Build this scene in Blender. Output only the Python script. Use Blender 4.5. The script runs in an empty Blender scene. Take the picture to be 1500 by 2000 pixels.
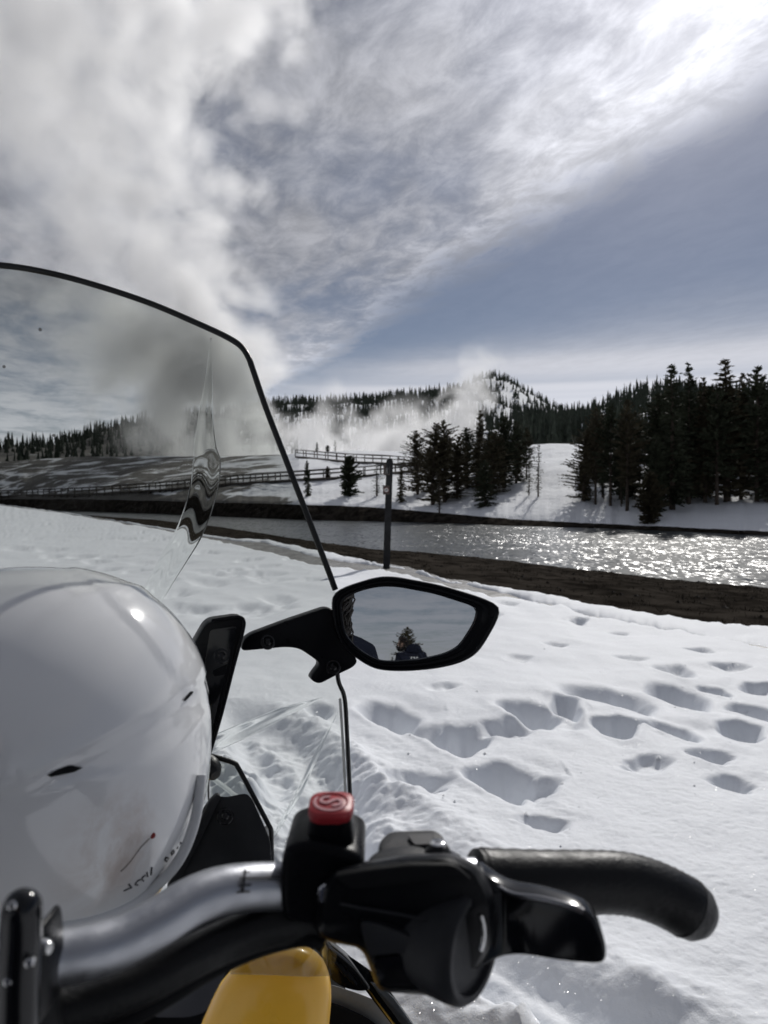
import bpy, bmesh, math, random
import numpy as np
from mathutils import Vector, Matrix

R = math.radians
SC = bpy.context.scene
COL = SC.collection
rnd = random.Random(7)

# ------------------------------------------------------------------ camera
FPX, CX, CY = 1387.0, 750.0, 1000.0          # focal length and centre, in pixels of the 1500x2000 photograph
CAM_H = 1.25
PITCH = math.atan(30.0 / FPX)                # looking very slightly down
cam_d = bpy.data.cameras.new("camera")
cam = bpy.data.objects.new("camera", cam_d); COL.objects.link(cam)
cam.location = (0, 0, CAM_H)
cam.rotation_euler = (R(90) - PITCH, 0, 0)
cam_d.sensor_fit = 'VERTICAL'
cam_d.sensor_height = 34.6
cam_d.lens = FPX / 2000.0 * 34.6
cam_d.clip_start = 0.02
cam_d.clip_end = 6000
cam_d.dof.use_dof = True
cam_d.dof.focus_distance = 1.15
cam_d.dof.aperture_fstop = 9.5
SC.camera = cam

# ------------------------------------------------------------------ sun, sky, exposure
SUN_AZ, SUN_EL = R(23.0), R(35.6)            # azimuth clockwise from +Y
SUN = Vector((math.sin(SUN_AZ) * math.cos(SUN_EL), math.cos(SUN_AZ) * math.cos(SUN_EL), math.sin(SUN_EL)))
sun_d = bpy.data.lights.new("sun", 'SUN'); sun_d.energy = 3.15; sun_d.angle = R(0.6); sun_d.color = (1.0, 0.97, 0.925)
sun = bpy.data.objects.new("sun", sun_d); COL.objects.link(sun)
sun.rotation_euler = SUN.to_track_quat('Z', 'Y').to_euler()
sun.location = (20, 40, 60)

SC.view_settings.view_transform = 'Standard'
SC.view_settings.look = 'None'
SC.view_settings.exposure = -0.36
SC.view_settings.gamma = 1.0
SC.view_settings.use_curve_mapping = False


class NB:
    """small node-graph builder"""
    def __init__(self, nt):
        self.nt = nt
    def new(self, typ, **kw):
        n = self.nt.nodes.new(typ)
        for k, v in kw.items():
            setattr(n, k, v)
        return n
    def put(self, sock, v):
        if hasattr(v, 'is_output') or isinstance(v, bpy.types.NodeSocket):
            self.nt.links.new(v, sock)
        else:
            sock.default_value = v
    def m(self, op, a, b=0.0, c=0.0, clamp=False):
        n = self.new('ShaderNodeMath', operation=op, use_clamp=clamp)
        self.put(n.inputs[0], a); self.put(n.inputs[1], b); self.put(n.inputs[2], c)
        return n.outputs[0]
    def vm(self, op, a, b=(0, 0, 0), scale=None):
        n = self.new('ShaderNodeVectorMath', operation=op)
        self.put(n.inputs[0], a); self.put(n.inputs[1], b)
        if scale is not None: self.put(n.inputs[3], scale)
        return n.outputs['Value'] if op in ('DOT_PRODUCT', 'LENGTH') else n.outputs[0]
    def sep(self, v):
        n = self.new('ShaderNodeSeparateXYZ'); self.put(n.inputs[0], v); return n.outputs
    def com(self, x, y, z=0.0):
        n = self.new('ShaderNodeCombineXYZ'); self.put(n.inputs[0], x); self.put(n.inputs[1], y); self.put(n.inputs[2], z); return n.outputs[0]
    def noise(self, v, scale, detail=4, rough=0.55, dist=0.0, lac=2.0):
        n = self.new('ShaderNodeTexNoise'); self.put(n.inputs['Vector'], v)
        n.inputs['Scale'].default_value = scale; n.inputs['Detail'].default_value = detail
        n.inputs['Roughness'].default_value = rough; n.inputs['Distortion'].default_value = dist
        n.inputs['Lacunarity'].default_value = lac
        return n.outputs[0]
    def ss(self, x, lo, hi, out0=0.0, out1=1.0):
        n = self.new('ShaderNodeMapRange', interpolation_type='SMOOTHSTEP')
        self.put(n.inputs[0], x); n.inputs[1].default_value = lo; n.inputs[2].default_value = hi
        n.inputs[3].default_value = out0; n.inputs[4].default_value = out1
        return n.outputs[0]
    def mix(self, f, a, b):
        n = self.new('ShaderNodeMix', data_type='RGBA')
        self.put(n.inputs[0], f); self.put(n.inputs[6], a); self.put(n.inputs[7], b)
        return n.outputs[2]
    def curve(self, x, pts):
        n = self.new('ShaderNodeFloatCurve')
        c = n.mapping.curves[0]
        n.mapping.use_clip = False
        while len(c.points) < len(pts): c.points.new(0.5, 0.5)
        for p, (a, b) in zip(c.points, pts):
            p.location = (a, b); p.handle_type = 'AUTO'
        n.mapping.update()
        self.put(n.inputs[1], x)
        return n.outputs[0]


world = bpy.data.worlds.new("World"); SC.world = world
world.use_nodes = True
wt = world.node_tree; wt.nodes.clear()
nb = NB(wt)
w_out = nb.new('ShaderNodeOutputWorld'); bg = nb.new('ShaderNodeBackground')
wt.links.new(bg.outputs[0], w_out.inputs[0])
bg.inputs[1].default_value = 0.065
sky = nb.new('ShaderNodeTexSky', sky_type='NISHITA')
sky.sun_disc = False; sky.sun_elevation = SUN_EL; sky.sun_rotation = SUN_AZ
sky.altitude = 2200; sky.air_density = 1.0; sky.dust_density = 0.6; sky.ozone_density = 2.0
tc = nb.new('ShaderNodeTexCoord')
D = tc.outputs['Generated']
dx, dy, dz = nb.sep(D)
dzc = nb.m('MAXIMUM', dz, 0.03)
qx = nb.m('DIVIDE', dx, dzc); qy = nb.m('DIVIDE', dy, dzc)
q = nb.com(qx, qy)
# thin high cloud lies in a sheet overhead; its far edge is one line, beyond it clear sky, then low bands to the horizon
ca, sa = math.cos(R(-109)), math.sin(R(-109))
sx = nb.m('ADD', nb.m('MULTIPLY', qx, ca), nb.m('MULTIPLY', qy, -sa))      # along the streaks
sy = nb.m('ADD', nb.m('MULTIPLY', qx, sa), nb.m('MULTIPLY', qy, ca))       # across them
streak = nb.noise(nb.com(nb.m('MULTIPLY', sx, 0.65), nb.m('MULTIPLY', sy, 1.6)), 1.3, 9, 0.6, 0.5)
patch = nb.noise(nb.vm('ADD', q, (3.2, 1.1, 0)), 0.75, 6, 0.55, 0.3)
fine = nb.noise(nb.com(nb.m('MULTIPLY', sx, 1.25), nb.m('MULTIPLY', sy, 2.1)), 3.4, 9, 0.66, 0.35)
s1 = nb.m('ADD', nb.m('MULTIPLY', nb.m('SUBTRACT', qx, 0.98), 0.93), nb.m('MULTIPLY', nb.m('SUBTRACT', qy, 1.85), 0.36))
s1 = nb.m('ADD', s1, nb.m('ADD', nb.m('MULTIPLY', nb.m('SUBTRACT', fine, 0.5), 0.55), nb.m('MULTIPLY', nb.m('SUBTRACT', streak, 0.5), 0.5)))
m1 = nb.ss(s1, 0.06, -0.30)
s2 = nb.m('ADD', nb.m('MULTIPLY', nb.m('SUBTRACT', qx, 1.97), 0.72), nb.m('MULTIPLY', nb.m('SUBTRACT', qy, 3.65), 0.70))
m2 = nb.ss(nb.m('ADD', s2, nb.m('MULTIPLY', nb.m('SUBTRACT', patch, 0.5), 1.5)), -1.0, 0.75)
tex = nb.m('ADD', nb.m('MULTIPLY', streak, 0.40), nb.m('ADD', nb.m('MULTIPLY', patch, 0.42), nb.m('MULTIPLY', fine, 0.20)))
cir = nb.m('MULTIPLY', nb.ss(tex, 0.37, 0.60, 0.24, 1.0), m1)
band = nb.noise(nb.com(nb.m('MULTIPLY', qx, 0.05), nb.m('MULTIPLY', dz, 26.0)), 1.0, 5, 0.5, 0.4)
low = nb.m('MULTIPLY', m2, nb.ss(band, 0.30, 0.62, 0.55, 1.0))
cloud = nb.m('MAXIMUM', cir, nb.m('MULTIPLY', low, nb.ss(dz, 0.30, 0.16)))
cs = nb.vm('DOT_PRODUCT', D, tuple(SUN))
ang = nb.m('ARCCOSINE', nb.m('MINIMUM', cs, 1.0))
glow = nb.m('MULTIPLY', nb.m('POWER', 2.718, nb.m('MULTIPLY', ang, -1 / R(7.5))), 17.0)
glow2 = nb.m('MULTIPLY', nb.m('POWER', 2.718, nb.m('MULTIPLY', ang, -1 / R(20.0))), 9.5)
hor = nb.ss(dz, 0.30, 0.06, 0.0, 9.5)
ahead = nb.ss(dy, -0.9, 0.9, 0.72, 1.0)       # thin cloud scatters sunlight forward: brighter towards the sun
cb = nb.m('ADD', nb.m('ADD', nb.m('MULTIPLY', nb.m('ADD', hor, 5.2), ahead), glow2), glow)
low_d = nb.ss(dz, 0.12, 0.34)
fmod = nb.m('ADD', nb.m('MULTIPLY', nb.m('SUBTRACT', nb.ss(fine, 0.25, 0.75, 0.74, 1.24), 1.0), low_d), 1.0)
rimc = nb.m('POWER', 2.718, nb.m('MULTIPLY', nb.m('MULTIPLY', nb.m('ADD', s1, 0.16), nb.m('ADD', s1, 0.16)), -40.0))
fmod = nb.m('ADD', fmod, nb.m('MULTIPLY', nb.m('MULTIPLY', rimc, 0.35), nb.ss(fine, 0.42, 0.66)))
ccol = nb.vm('SCALE', (0.95, 0.965, 1.05), scale=nb.m('MULTIPLY', cb, fmod))
skyc = nb.vm('MULTIPLY', sky.outputs[0], (1.0, 0.86, 0.80))
thin = nb.m('ADD', nb.m('MULTIPLY', cloud, 0.84), 0.10)
wcol = nb.mix(thin, skyc, ccol)
wcol = nb.vm('ADD', wcol, nb.vm('SCALE', (1.0, 0.98, 0.97), scale=nb.m('MULTIPLY', glow, 0.5)))
wt.links.new(wcol, bg.inputs[0])

cy = SC.cycles
cy.use_adaptive_sampling = True; cy.adaptive_threshold = 0.03
cy.use_denoising = True
cy.max_bounces = 12; cy.diffuse_bounces = 3; cy.glossy_bounces = 4; cy.transmission_bounces = 8
cy.transparent_max_bounces = 24; cy.volume_bounces = 5
cy.volume_step_rate = 0.5; cy.volume_max_steps = 160
cy.sample_clamp_indirect = 6.0
cy.sample_clamp_direct = 0.0
cy.caustics_reflective = False; cy.caustics_refractive = False

# ------------------------------------------------------------------ helpers
SP, CP = math.sin(PITCH), math.cos(PITCH)
CAMV = Vector((0, 0, CAM_H))


def P(px, py, d):
    """the point d metres ahead of the camera that the photograph shows at (px, py)"""
    u, v = (px - CX) / FPX * d, (CY - py) / FPX * d
    return Vector((u, d * CP + v * SP, CAM_H - d * SP + v * CP))


def G(px, py, z=0.0):
    """the point at height z (arrays allowed)"""
    a = (np.asarray(px, float) - CX) / FPX; v = (CY - np.asarray(py, float)) / FPX
    dyy = CP + v * SP; dzz = -SP + v * CP
    t = (z - CAM_H) / dzz
    return a * t, dyy * t, z + 0 * t


def tag(o, label=None, cat=None, group=None, kind=None):
    if label: o['label'] = label
    if cat: o['category'] = cat
    if group: o['group'] = group
    if kind: o['kind'] = kind
    return o


def empty(name, loc=(0, 0, 0), **kw):
    o = bpy.data.objects.new(name, None); COL.objects.link(o)
    o.location = loc; o.empty_display_size = 0.1
    return tag(o, **kw)


def link_mesh(name, me, mat=None, parent=None):
    o = bpy.data.objects.new(name, me); COL.objects.link(o)
    if mat is not None and not me.materials: me.materials.append(mat)
    if parent is not None:
        o.parent = parent
        if parent.type == 'EMPTY': o.matrix_parent_inverse = Matrix.Translation(-parent.location)
    return o


def mesh(name, V, F, mat=None, parent=None, smooth=True, angle=None):
    me = bpy.data.meshes.new(name)
    if isinstance(V, np.ndarray): V = V.tolist()
    me.from_pydata([tuple(v) for v in V], [], F)
    me.update()
    if smooth:
        me.polygons.foreach_set('use_smooth', [True] * len(me.polygons))
        if angle: me.set_sharp_from_angle(angle=R(angle))
    return link_mesh(name, me, mat, parent)


def bm_obj(name, bm, mat, parent=None, angle=35, recalc=True):
    if recalc: bmesh.ops.recalc_face_normals(bm, faces=bm.faces[:])
    me = bpy.data.meshes.new(name); bm.to_mesh(me); bm.free()
    me.polygons.foreach_set('use_smooth', [True] * len(me.polygons))
    if angle: me.set_sharp_from_angle(angle=R(angle))
    return link_mesh(name, me, mat, parent)


def cr(pts, n=8, closed=False):
    """Catmull-Rom through pts"""
    pts = [Vector(p) for p in pts]; N = len(pts); out = []
    rng = range(N) if closed else range(N - 1)
    for i in rng:
        p1, p2 = pts[i], pts[(i + 1) % N]
        p0 = pts[(i - 1) % N] if closed or i > 0 else p1 * 2 - p2
        p3 = pts[(i + 2) % N] if closed or i + 2 < N else p2 * 2 - p1
        for k in range(n):
            t = k / n
            out.append(0.5 * ((2 * p1) + (p2 - p0) * t + (2 * p0 - 5 * p1 + 4 * p2 - p3) * t * t + (3 * p1 - p0 - 3 * p2 + p3) * t ** 3))
    if not closed: out.append(pts[-1])
    return out


def round_poly(pts, r, n=5):
    """closed polygon with rounded corners; r in the same units"""
    pts = [Vector(p) for p in pts]; N = len(pts); out = []
    for i in range(N):
        a, b, c = pts[i - 1], pts[i], pts[(i + 1) % N]
        ra = min(r, (a - b).length * .45); rc = min(r, (c - b).length * .45)
        p, q_ = b + (a - b).normalized() * ra, b + (c - b).normalized() * rc
        for k in range(n + 1):
            t = k / n
            out.append((1 - t) ** 2 * p + 2 * t * (1 - t) * b + t * t * q_)
    return out


def resample(loop, n):
    L = [Vector(p) for p in loop]; N = len(L)
    seg = [(L[(i + 1) % N] - L[i]).length for i in range(N)]
    tot = sum(seg); out = []; i = 0; acc = 0.0
    for k in range(n):
        t = tot * k / n
        while acc + seg[i] < t and i < N - 1:
            acc += seg[i]; i += 1
        f = (t - acc) / max(seg[i], 1e-9)
        out.append(L[i].lerp(L[(i + 1) % N], min(f, 1)))
    return out


def plate(name, outline, dirn, mat, parent=None, bevel=0.0, seg=2, angle=35):
    """a slab: a 3D outline pushed along dirn, front and back edges rounded"""
    bm = bmesh.new()
    vs = [bm.verts.new(p) for p in outline]
    f = bm.faces.new(vs)
    r = bmesh.ops.extrude_face_region(bm, geom=[f])
    nv = [g for g in r['geom'] if isinstance(g, bmesh.types.BMVert)]
    bmesh.ops.translate(bm, verts=nv, vec=Vector(dirn))
    bmesh.ops.recalc_face_normals(bm, faces=bm.faces[:])
    if bevel:
        caps = [x for x in bm.faces if len(x.verts) == len(outline)]
        ed = {e for c in caps for e in c.edges}
        bmesh.ops.bevel(bm, geom=list(ed), offset=bevel, segments=seg, profile=0.5, affect='EDGES', clamp_overlap=True)
    bmesh.ops.triangulate(bm, faces=[x for x in bm.faces if len(x.verts) > 4])
    return bm_obj(name, bm, mat, parent, angle)


def loft(name, loops, mat, parent=None, cap0=True, cap1=True, closed=True, angle=35):
    n = len(loops[0]); V = []; F = []
    for L in loops: V += [tuple(p) for p in L]
    for i in range(len(loops) - 1):
        for j in range(n if closed else n - 1):
            k = (j + 1) % n
            F.append((i * n + j, i * n + k, (i + 1) * n + k, (i + 1) * n + j))
    bm = bmesh.new()
    bv = [bm.verts.new(v) for v in V]
    for f in F: bm.faces.new([bv[i] for i in f])
    for cap, L in ((cap0, 0), (cap1, len(loops) - 1)):
        if cap and closed:
            c = bm.verts.new(sum((Vector(p) for p in loops[L]), Vector()) / n)
            for j in range(n):
                bm.faces.new((bv[L * n + j], bv[L * n + (j + 1) % n], c))
    return bm_obj(name, bm, mat, parent, angle)


def tube_loops(pts, rad, seg=14, flat=1.0, up=None):
    pts = [Vector(p) for p in pts]; N = len(pts)
    if not hasattr(rad, '__len__'): rad = [rad] * N
    loops = []; nrm = None
    for i in range(N):
        t = (pts[min(i + 1, N - 1)] - pts[max(i - 1, 0)]).normalized()
        if nrm is None:
            ref = Vector(up) if up else (Vector((0, 0, 1)) if abs(t.z) < .9 else Vector((1, 0, 0)))
            nrm = (ref - t * ref.dot(t)).normalized()
        else:
            nrm = (nrm - t * nrm.dot(t)).normalized()
        b = t.cross(nrm)
        loops.append([pts[i] + (nrm * math.cos(2 * math.pi * k / seg) + b * math.sin(2 * math.pi * k / seg) * flat) * rad[i] for k in range(seg)])
    return loops


def tube(name, pts, rad, mat, parent=None, seg=14, round_ends=(False, False), flat=1.0, up=None, angle=50):
    pts = [Vector(p) for p in pts]
    rad = list(rad) if hasattr(rad, '__len__') else [rad] * len(pts)
    if round_ends[0]:
        d = (pts[0] - pts[1]).normalized(); r0 = rad[0]; p0 = pts[0]
        ext = [(p0 + d * r0 * math.sin(a), r0 * math.cos(a)) for a in (1.5, 1.15, .8, .4)]
        pts = [e[0] for e in ext] + pts; rad = [max(e[1], 1e-4) for e in ext] + rad
    if round_ends[1]:
        d = (pts[-1] - pts[-2]).normalized(); r0 = rad[-1]; p0 = pts[-1]
        ext = [(p0 + d * r0 * math.sin(a), r0 * math.cos(a)) for a in (.4, .8, 1.15, 1.5)]
        pts = pts + [e[0] for e in ext]; rad = rad + [max(e[1], 1e-4) for e in ext]
    return loft(name, tube_loops(pts, rad, seg, flat, up), mat, parent, angle=angle)


def lathe(name, base, axis, prof, mat, parent=None, seg=20, angle=35):
    """prof: (distance along axis, radius)"""
    ax = Vector(axis).normalized(); base = Vector(base)
    ref = Vector((0, 0, 1)) if abs(ax.z) < .9 else Vector((1, 0, 0))
    a = (ref - ax * ref.dot(ax)).normalized(); b = ax.cross(a)
    loops = [[base + ax * h + (a * math.cos(2 * math.pi * k / seg) + b * math.sin(2 * math.pi * k / seg)) * max(r, 1e-5) for k in range(seg)] for h, r in prof]
    return loft(name, loops, mat, parent, angle=angle)


def box(V, F, c, sx_, sy_, sz_, rot=0.0):
    ca_, sa_ = math.cos(rot), math.sin(rot); b = len(V)
    for z in (-1, 1):
        for (x, y) in ((-1, -1), (1, -1), (1, 1), (-1, 1)):
            X, Y = x * sx_ / 2, y * sy_ / 2
            V.append((c[0] + X * ca_ - Y * sa_, c[1] + X * sa_ + Y * ca_, c[2] + z * sz_ / 2))
    for f in ((3, 2, 1, 0), (4, 5, 6, 7), (0, 1, 5, 4), (1, 2, 6, 5), (2, 3, 7, 6), (3, 0, 4, 7)):
        F.append(tuple(b + i for i in f))


def bar(V, F, a, b, w, h):
    """a squared timber from a to b"""
    a, b = Vector(a), Vector(b); t = (b - a).normalized()
    s = Vector((-t.y, t.x, 0))
    s = s.normalized() if s.length > 1e-6 else Vector((1, 0, 0))
    u = s.cross(t) * -1; k = len(V)
    for p in (a, b):
        for (i, j) in ((-1, -1), (1, -1), (1, 1), (-1, 1)):
            V.append(tuple(p + s * (i * w / 2) + u * (j * h / 2)))
    for f in ((3, 2, 1, 0), (4, 5, 6, 7), (0, 1, 5, 4), (1, 2, 6, 5), (2, 3, 7, 6), (3, 0, 4, 7)):
        F.append(tuple(k + i for i in f))


# numpy value noise
def _h(ix, iy, s):
    n = (ix.astype(np.int64) * 374761393 + iy.astype(np.int64) * 668265263 + s * 974711) & 0x7fffffff
    n = ((n ^ (n >> 13)) * 1274126177) & 0x7fffffff
    return ((n ^ (n >> 16)) & 0xffff) / 65535.0


def vnoise(x, y, s=0):
    ix, iy = np.floor(x), np.floor(y); fx, fy = x - ix, y - iy
    ux = fx ** 3 * (fx * (fx * 6 - 15) + 10); uy = fy ** 3 * (fy * (fy * 6 - 15) + 10)
    a = _h(ix, iy, s); b = _h(ix + 1, iy, s); c = _h(ix, iy + 1, s); d = _h(ix + 1, iy + 1, s)
    return (a * (1 - ux) + b * ux) * (1 - uy) + (c * (1 - ux) + d * ux) * uy


def fbm(x, y, oct_=4, s=0, gain=.5):
    v = 0; amp = 1; tot = 0
    for k in range(oct_):
        v = v + amp * vnoise(x * 2 ** k + 17.3 * k, y * 2 ** k - 9.1 * k, s + k); tot += amp; amp *= gain
    return v / tot - .5


def grid_mesh(name, X, Y, Z, mat, attrs=None):
    nr, nc = X.shape
    V = np.stack([X, Y, Z], -1).reshape(-1, 3)
    idx = np.arange(nr * nc).reshape(nr, nc)
    Fq = np.stack([idx[:-1, :-1], idx[:-1, 1:], idx[1:, 1:], idx[1:, :-1]], -1).reshape(-1, 4)
    me = bpy.data.meshes.new(name)
    me.vertices.add(len(V)); me.vertices.foreach_set('co', V.ravel())
    me.loops.add(Fq.size); me.loops.foreach_set('vertex_index', Fq.ravel())
    me.polygons.add(len(Fq)); me.polygons.foreach_set('loop_start', np.arange(0, Fq.size, 4))
    me.polygons.foreach_set('loop_total', np.full(len(Fq), 4))
    me.update(calc_edges=True); me.validate()
    me.polygons.foreach_set('use_smooth', [True] * len(me.polygons))
    for k, a in (attrs or {}).items():
        at = me.attributes.new(k, 'FLOAT', 'POINT'); at.data.foreach_set('value', a.ravel())
    return link_mesh(name, me, mat)


# ------------------------------------------------------------------ materials
def material(name, color=(.5, .5, .5), rough=.5, metal=0.0, coat=0.0, spec=.5, bump=0.0, bscale=40.0, var=0.0, vscale=8.0, rvar=0.0, detail=5, coord='Object'):
    m = bpy.data.materials.new(name); m.use_nodes = True
    nt = m.node_tree; b = nt.nodes['Principled BSDF']; n = NB(nt)
    b.inputs['Base Color'].default_value = (*color, 1); b.inputs['Roughness'].default_value = rough
    b.inputs['Metallic'].default_value = metal; b.inputs['Coat Weight'].default_value = coat
    b.inputs['Specular IOR Level'].default_value = spec
    b.inputs['Coat Roughness'].default_value = .08
    t = n.new('ShaderNodeTexCoord').outputs[coord]
    if var:
        f = n.ss(n.noise(t, vscale, detail, .6), .3, .7)
        nt.links.new(n.mix(f, (*[c * (1 - var) for c in color], 1), (*[min(1, c * (1 + var)) for c in color], 1)), b.inputs['Base Color'])
    if rvar:
        f = n.ss(n.noise(t, vscale * 2.3, detail, .65), .3, .7, max(0, rough - rvar), min(1, rough + rvar))
        nt.links.new(f, b.inputs['Roughness'])
    if bump:
        bp = n.new('ShaderNodeBump'); bp.inputs['Strength'].default_value = 1.0; bp.inputs['Distance'].default_value = bump
        nt.links.new(n.noise(t, bscale, detail, .6), bp.inputs['Height'])
        nt.links.new(bp.outputs[0], b.inputs['Normal'])
    return m


def snow_material(name):
    m = bpy.data.materials.new(name); m.use_nodes = True
    nt = m.node_tree; b = nt.nodes['Principled BSDF']; n = NB(nt)
    t = n.new('ShaderNodeTexCoord').outputs['Object']
    b.inputs['Base Color'].default_value = (.84, .865, .905, 1)
    b.inputs['Roughness'].default_value = .65
    b.inputs['Specular IOR Level'].default_value = .25
    # ice grains: tiny facets that tip the surface every which way, so single ones catch the sun
    vo = n.new('ShaderNodeTexVoronoi', feature='F1'); nt.links.new(t, vo.inputs['Vector']); vo.inputs['Scale'].default_value = 330.0
    rn = n.vm('SUBTRACT', vo.outputs['Color'], (.5, .5, .5))
    geo = n.new('ShaderNodeNewGeometry')
    fn = n.vm('NORMALIZE', n.vm('ADD', geo.outputs['Normal'], n.vm('SCALE', rn, scale=1.5)))
    gl = n.new('ShaderNodeBsdfGlossy'); gl.inputs['Roughness'].default_value = .12; gl.inputs['Color'].default_value = (1, 1, 1, 1)
    nt.links.new(fn, gl.inputs['Normal'])
    mx = n.new('ShaderNodeMixShader'); mx.inputs[0].default_value = .0035
    bp = n.new('ShaderNodeBump'); bp.inputs['Distance'].default_value = .0045; bp.inputs['Strength'].default_value = .8
    h = n.m('ADD', n.m('MULTIPLY', n.noise(t, 38, 4, .6), .7), n.m('MULTIPLY', n.noise(t, 220, 3, .6), .22))
    nt.links.new(h, bp.inputs['Height']); nt.links.new(bp.outputs[0], b.inputs['Normal'])
    out = nt.nodes['Material Output']
    nt.links.new(b.outputs[0], mx.inputs[1]); nt.links.new(gl.outputs[0], mx.inputs[2]); nt.links.new(mx.outputs[0], out.inputs[0])
    return m


M_SNOW = snow_material("snow")
M_PATH = material("wet_gravel_path", (.13, .125, .12), .55, var=.35, vscale=2.2, bump=.012, bscale=30, rvar=.2)
M_SOIL = material("bank_soil", (.030, .026, .022), .95, spec=.08, var=.6, vscale=1.4, bump=.03, bscale=4, detail=6)
M_BARK = material("bark", (.075, .058, .045), .95, var=.4, vscale=3)
M_WOOD = material("weathered_wood", (.075, .065, .055), .9, var=.35, vscale=4)
for _m in (M_SOIL,):
    _m.node_tree.nodes['Principled BSDF'].inputs['IOR'].default_value = 1.0      # dry crumbly ground: no sheen at a low angle

# ------------------------------------------------------------------ the ground
def poly(table, px, k=1):
    t = np.array(table, float); return np.interp(px, t[:, 0], t[:, k])


EDGE_A = [(-1400, 979, .75), (0, 985, .5), (120, 1000, .2), (330, 1036, .05), (450, 1060, 0), (520, 1077, 0), (600, 1096, 0), (650, 1104, 0), (720, 1109, 0),
          (760, 1110, 0), (800, 1121, 0), (880, 1146, 0), (960, 1163, 0), (1020, 1170, 0), (1104, 1180, 0), (1140, 1194, 0), (1230, 1212, 0), (1380, 1237, 0),
          (1500, 1256, 0), (1800, 1310, 0), (2600, 1450, 0)]
EDGE_A2 = [(-1400, 978.6), (0, 984.4), (120, 998.8), (330, 1032), (450, 1051), (520, 1056), (600, 1077), (640, 1085), (726, 1096), (800, 1106), (880, 1129.5),
           (912, 1133), (1020, 1158), (1104, 1175), (1140, 1188), (1230, 1208), (1380, 1233), (1500, 1251), (1800, 1303), (2600, 1440)]
EDGE_B = [(-1400, 978.3), (0, 984.1), (120, 998.4), (330, 1030.5), (450, 1048), (520, 1051), (600, 1066), (640, 1073), (726, 1093), (800, 1105), (880, 1128),
          (891, 1128), (1020, 1143), (1140, 1164), (1230, 1179), (1380, 1200), (1500, 1211), (1800, 1235), (2600, 1290)]
WATER = -1.2
EDGE_W = [(-1400, 1003), (0, 1006), (160, 1006), (300, 1015), (420, 1028), (520, 1043), (636, 1061), (720, 1071), (840, 1080), (960, 1091), (1140, 1112),
          (1320, 1133), (1500, 1147), (1800, 1175), (2600, 1250)]
EDGE_F = [(-1400, 992), (0, 994), (160, 999), (300, 1004), (450, 1010), (600, 1016), (800, 1020), (900, 1023), (1000, 1027), (1200, 1033), (1500, 1046),
          (1800, 1062), (2600, 1105)]
EDGE_T = [(-1400, 975), (0, 975), (160, 975), (300, 978), (450, 982), (600, 986), (700, 989), (800, 996), (900, 1005), (1000, 1014), (1100, 1019), (1200, 1024),
          (1500, 1038), (1800, 1055), (2600, 1090)]
CREST = [(-1400, 905, 190), (0, 903, 170), (150, 893, 160), (300, 892, 150), (430, 893, 140), (560, 889, 128), (585, 885, 122), (700, 881, 128), (830, 884, 130),
         (1000, 872, 125), (1075, 868, 115), (1110, 869, 112), (1200, 873, 110), (1500, 885, 105), (2600, 890, 100)]


def slope(px): return (np.asarray(px, float) - CX) / FPX


def edge_t(tab, px, z=None, wob=0.0, seed=0, freq=.03):
    """distance along the ground ray of an edge, with a ragged wobble"""
    py = poly(tab, px)
    if z is None: z = poly(tab, px, 2)
    if wob: py = py + wob * (fbm(px * freq, px * 0 + seed, 5, seed, .6) * 2) * np.clip((py - 970) / 130, .05, 1.2)
    _, Y, _ = G(px, py, z)
    return Y


# foot holes: centre, width and height as seen, depth in metres
HOLES = [(760, 1402, 95, 48, .20), (838, 1432, 95, 30, .07), (1042, 1398, 98, 46, .20), (1108, 1385, 50, 40, .13), (1206, 1370, 142, 48, .20), (1325, 1361, 85, 42, .18),
         (1205, 1425, 90, 36, .19), (1312, 1430, 74, 36, .19), (1450, 1430, 90, 34, .17), (1475, 1392, 64, 28, .12), (895, 1450, 105, 54, .17), (1000, 1426, 110, 26, .08),
         (985, 1530, 112, 62, .19), (1050, 1540, 80, 40, .07), (800, 1535, 140, 40, .07), (838, 1549, 52, 20, .08), (1262, 1502, 100, 34, .05), (1390, 1488, 80, 26, .07),
         (1430, 1538, 88, 26, .07), (1325, 1315, 66, 24, .08), (1432, 1307, 74, 14, .05), (1060, 1620, 85, 30, .05), (1130, 1216, 34, 10, .07), (1010, 1290, 50, 12, .03),
         (620, 1395, 60, 30, .08), (1240, 1290, 60, 12, .03), (1085, 1263, 44, 9, .04), (1480, 1345, 60, 20, .09), (1400, 1350, 40, 16, .08), (860, 1350, 60, 14, .03),
         (1370, 1275, 50, 9, .05), (960, 1208, 40, 8, .05), (990, 1186, 40, 6, .05), (1210, 1240, 36, 7, .04)]
hr = random.Random(3)
for (x0_, y0_, n_, dx_, dy_) in ((60, 1056, 9, 62, 0.5), (30, 1072, 9, 58, 1), (90, 1085, 8, 66, 1.5), (150, 1113, 7, 62, 2), (60, 1096, 5, 70, 1), (330, 1140, 5, 68, -1),
                                 (350, 1166, 5, 66, 3), (440, 1117, 3, 62, -6), (360, 1195, 4, 60, 2)):
    for i in range(n_):
        yy = y0_ + dy_ * i + hr.uniform(-3, 3)
        w_ = (30 + (yy - 1050) * .33) * hr.uniform(.75, 1.5)
        if hr.random() < .35: continue
        HOLES.append((x0_ + dx_ * i + hr.uniform(-18, 18), yy, w_, w_ * (.12 + (yy - 1050) * .0011) * hr.uniform(.8, 1.3), .03 + hr.uniform(0, .045)))
for i in range(14):
    yy = 1000 + 55 * hr.random() ** 1.3; xx = hr.uniform(-250, 100 + (yy - 1000) * 5.5)
    HOLES.append((xx, yy + 6, 22 * hr.uniform(.6, 1.6), 2.2, .05))


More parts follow.
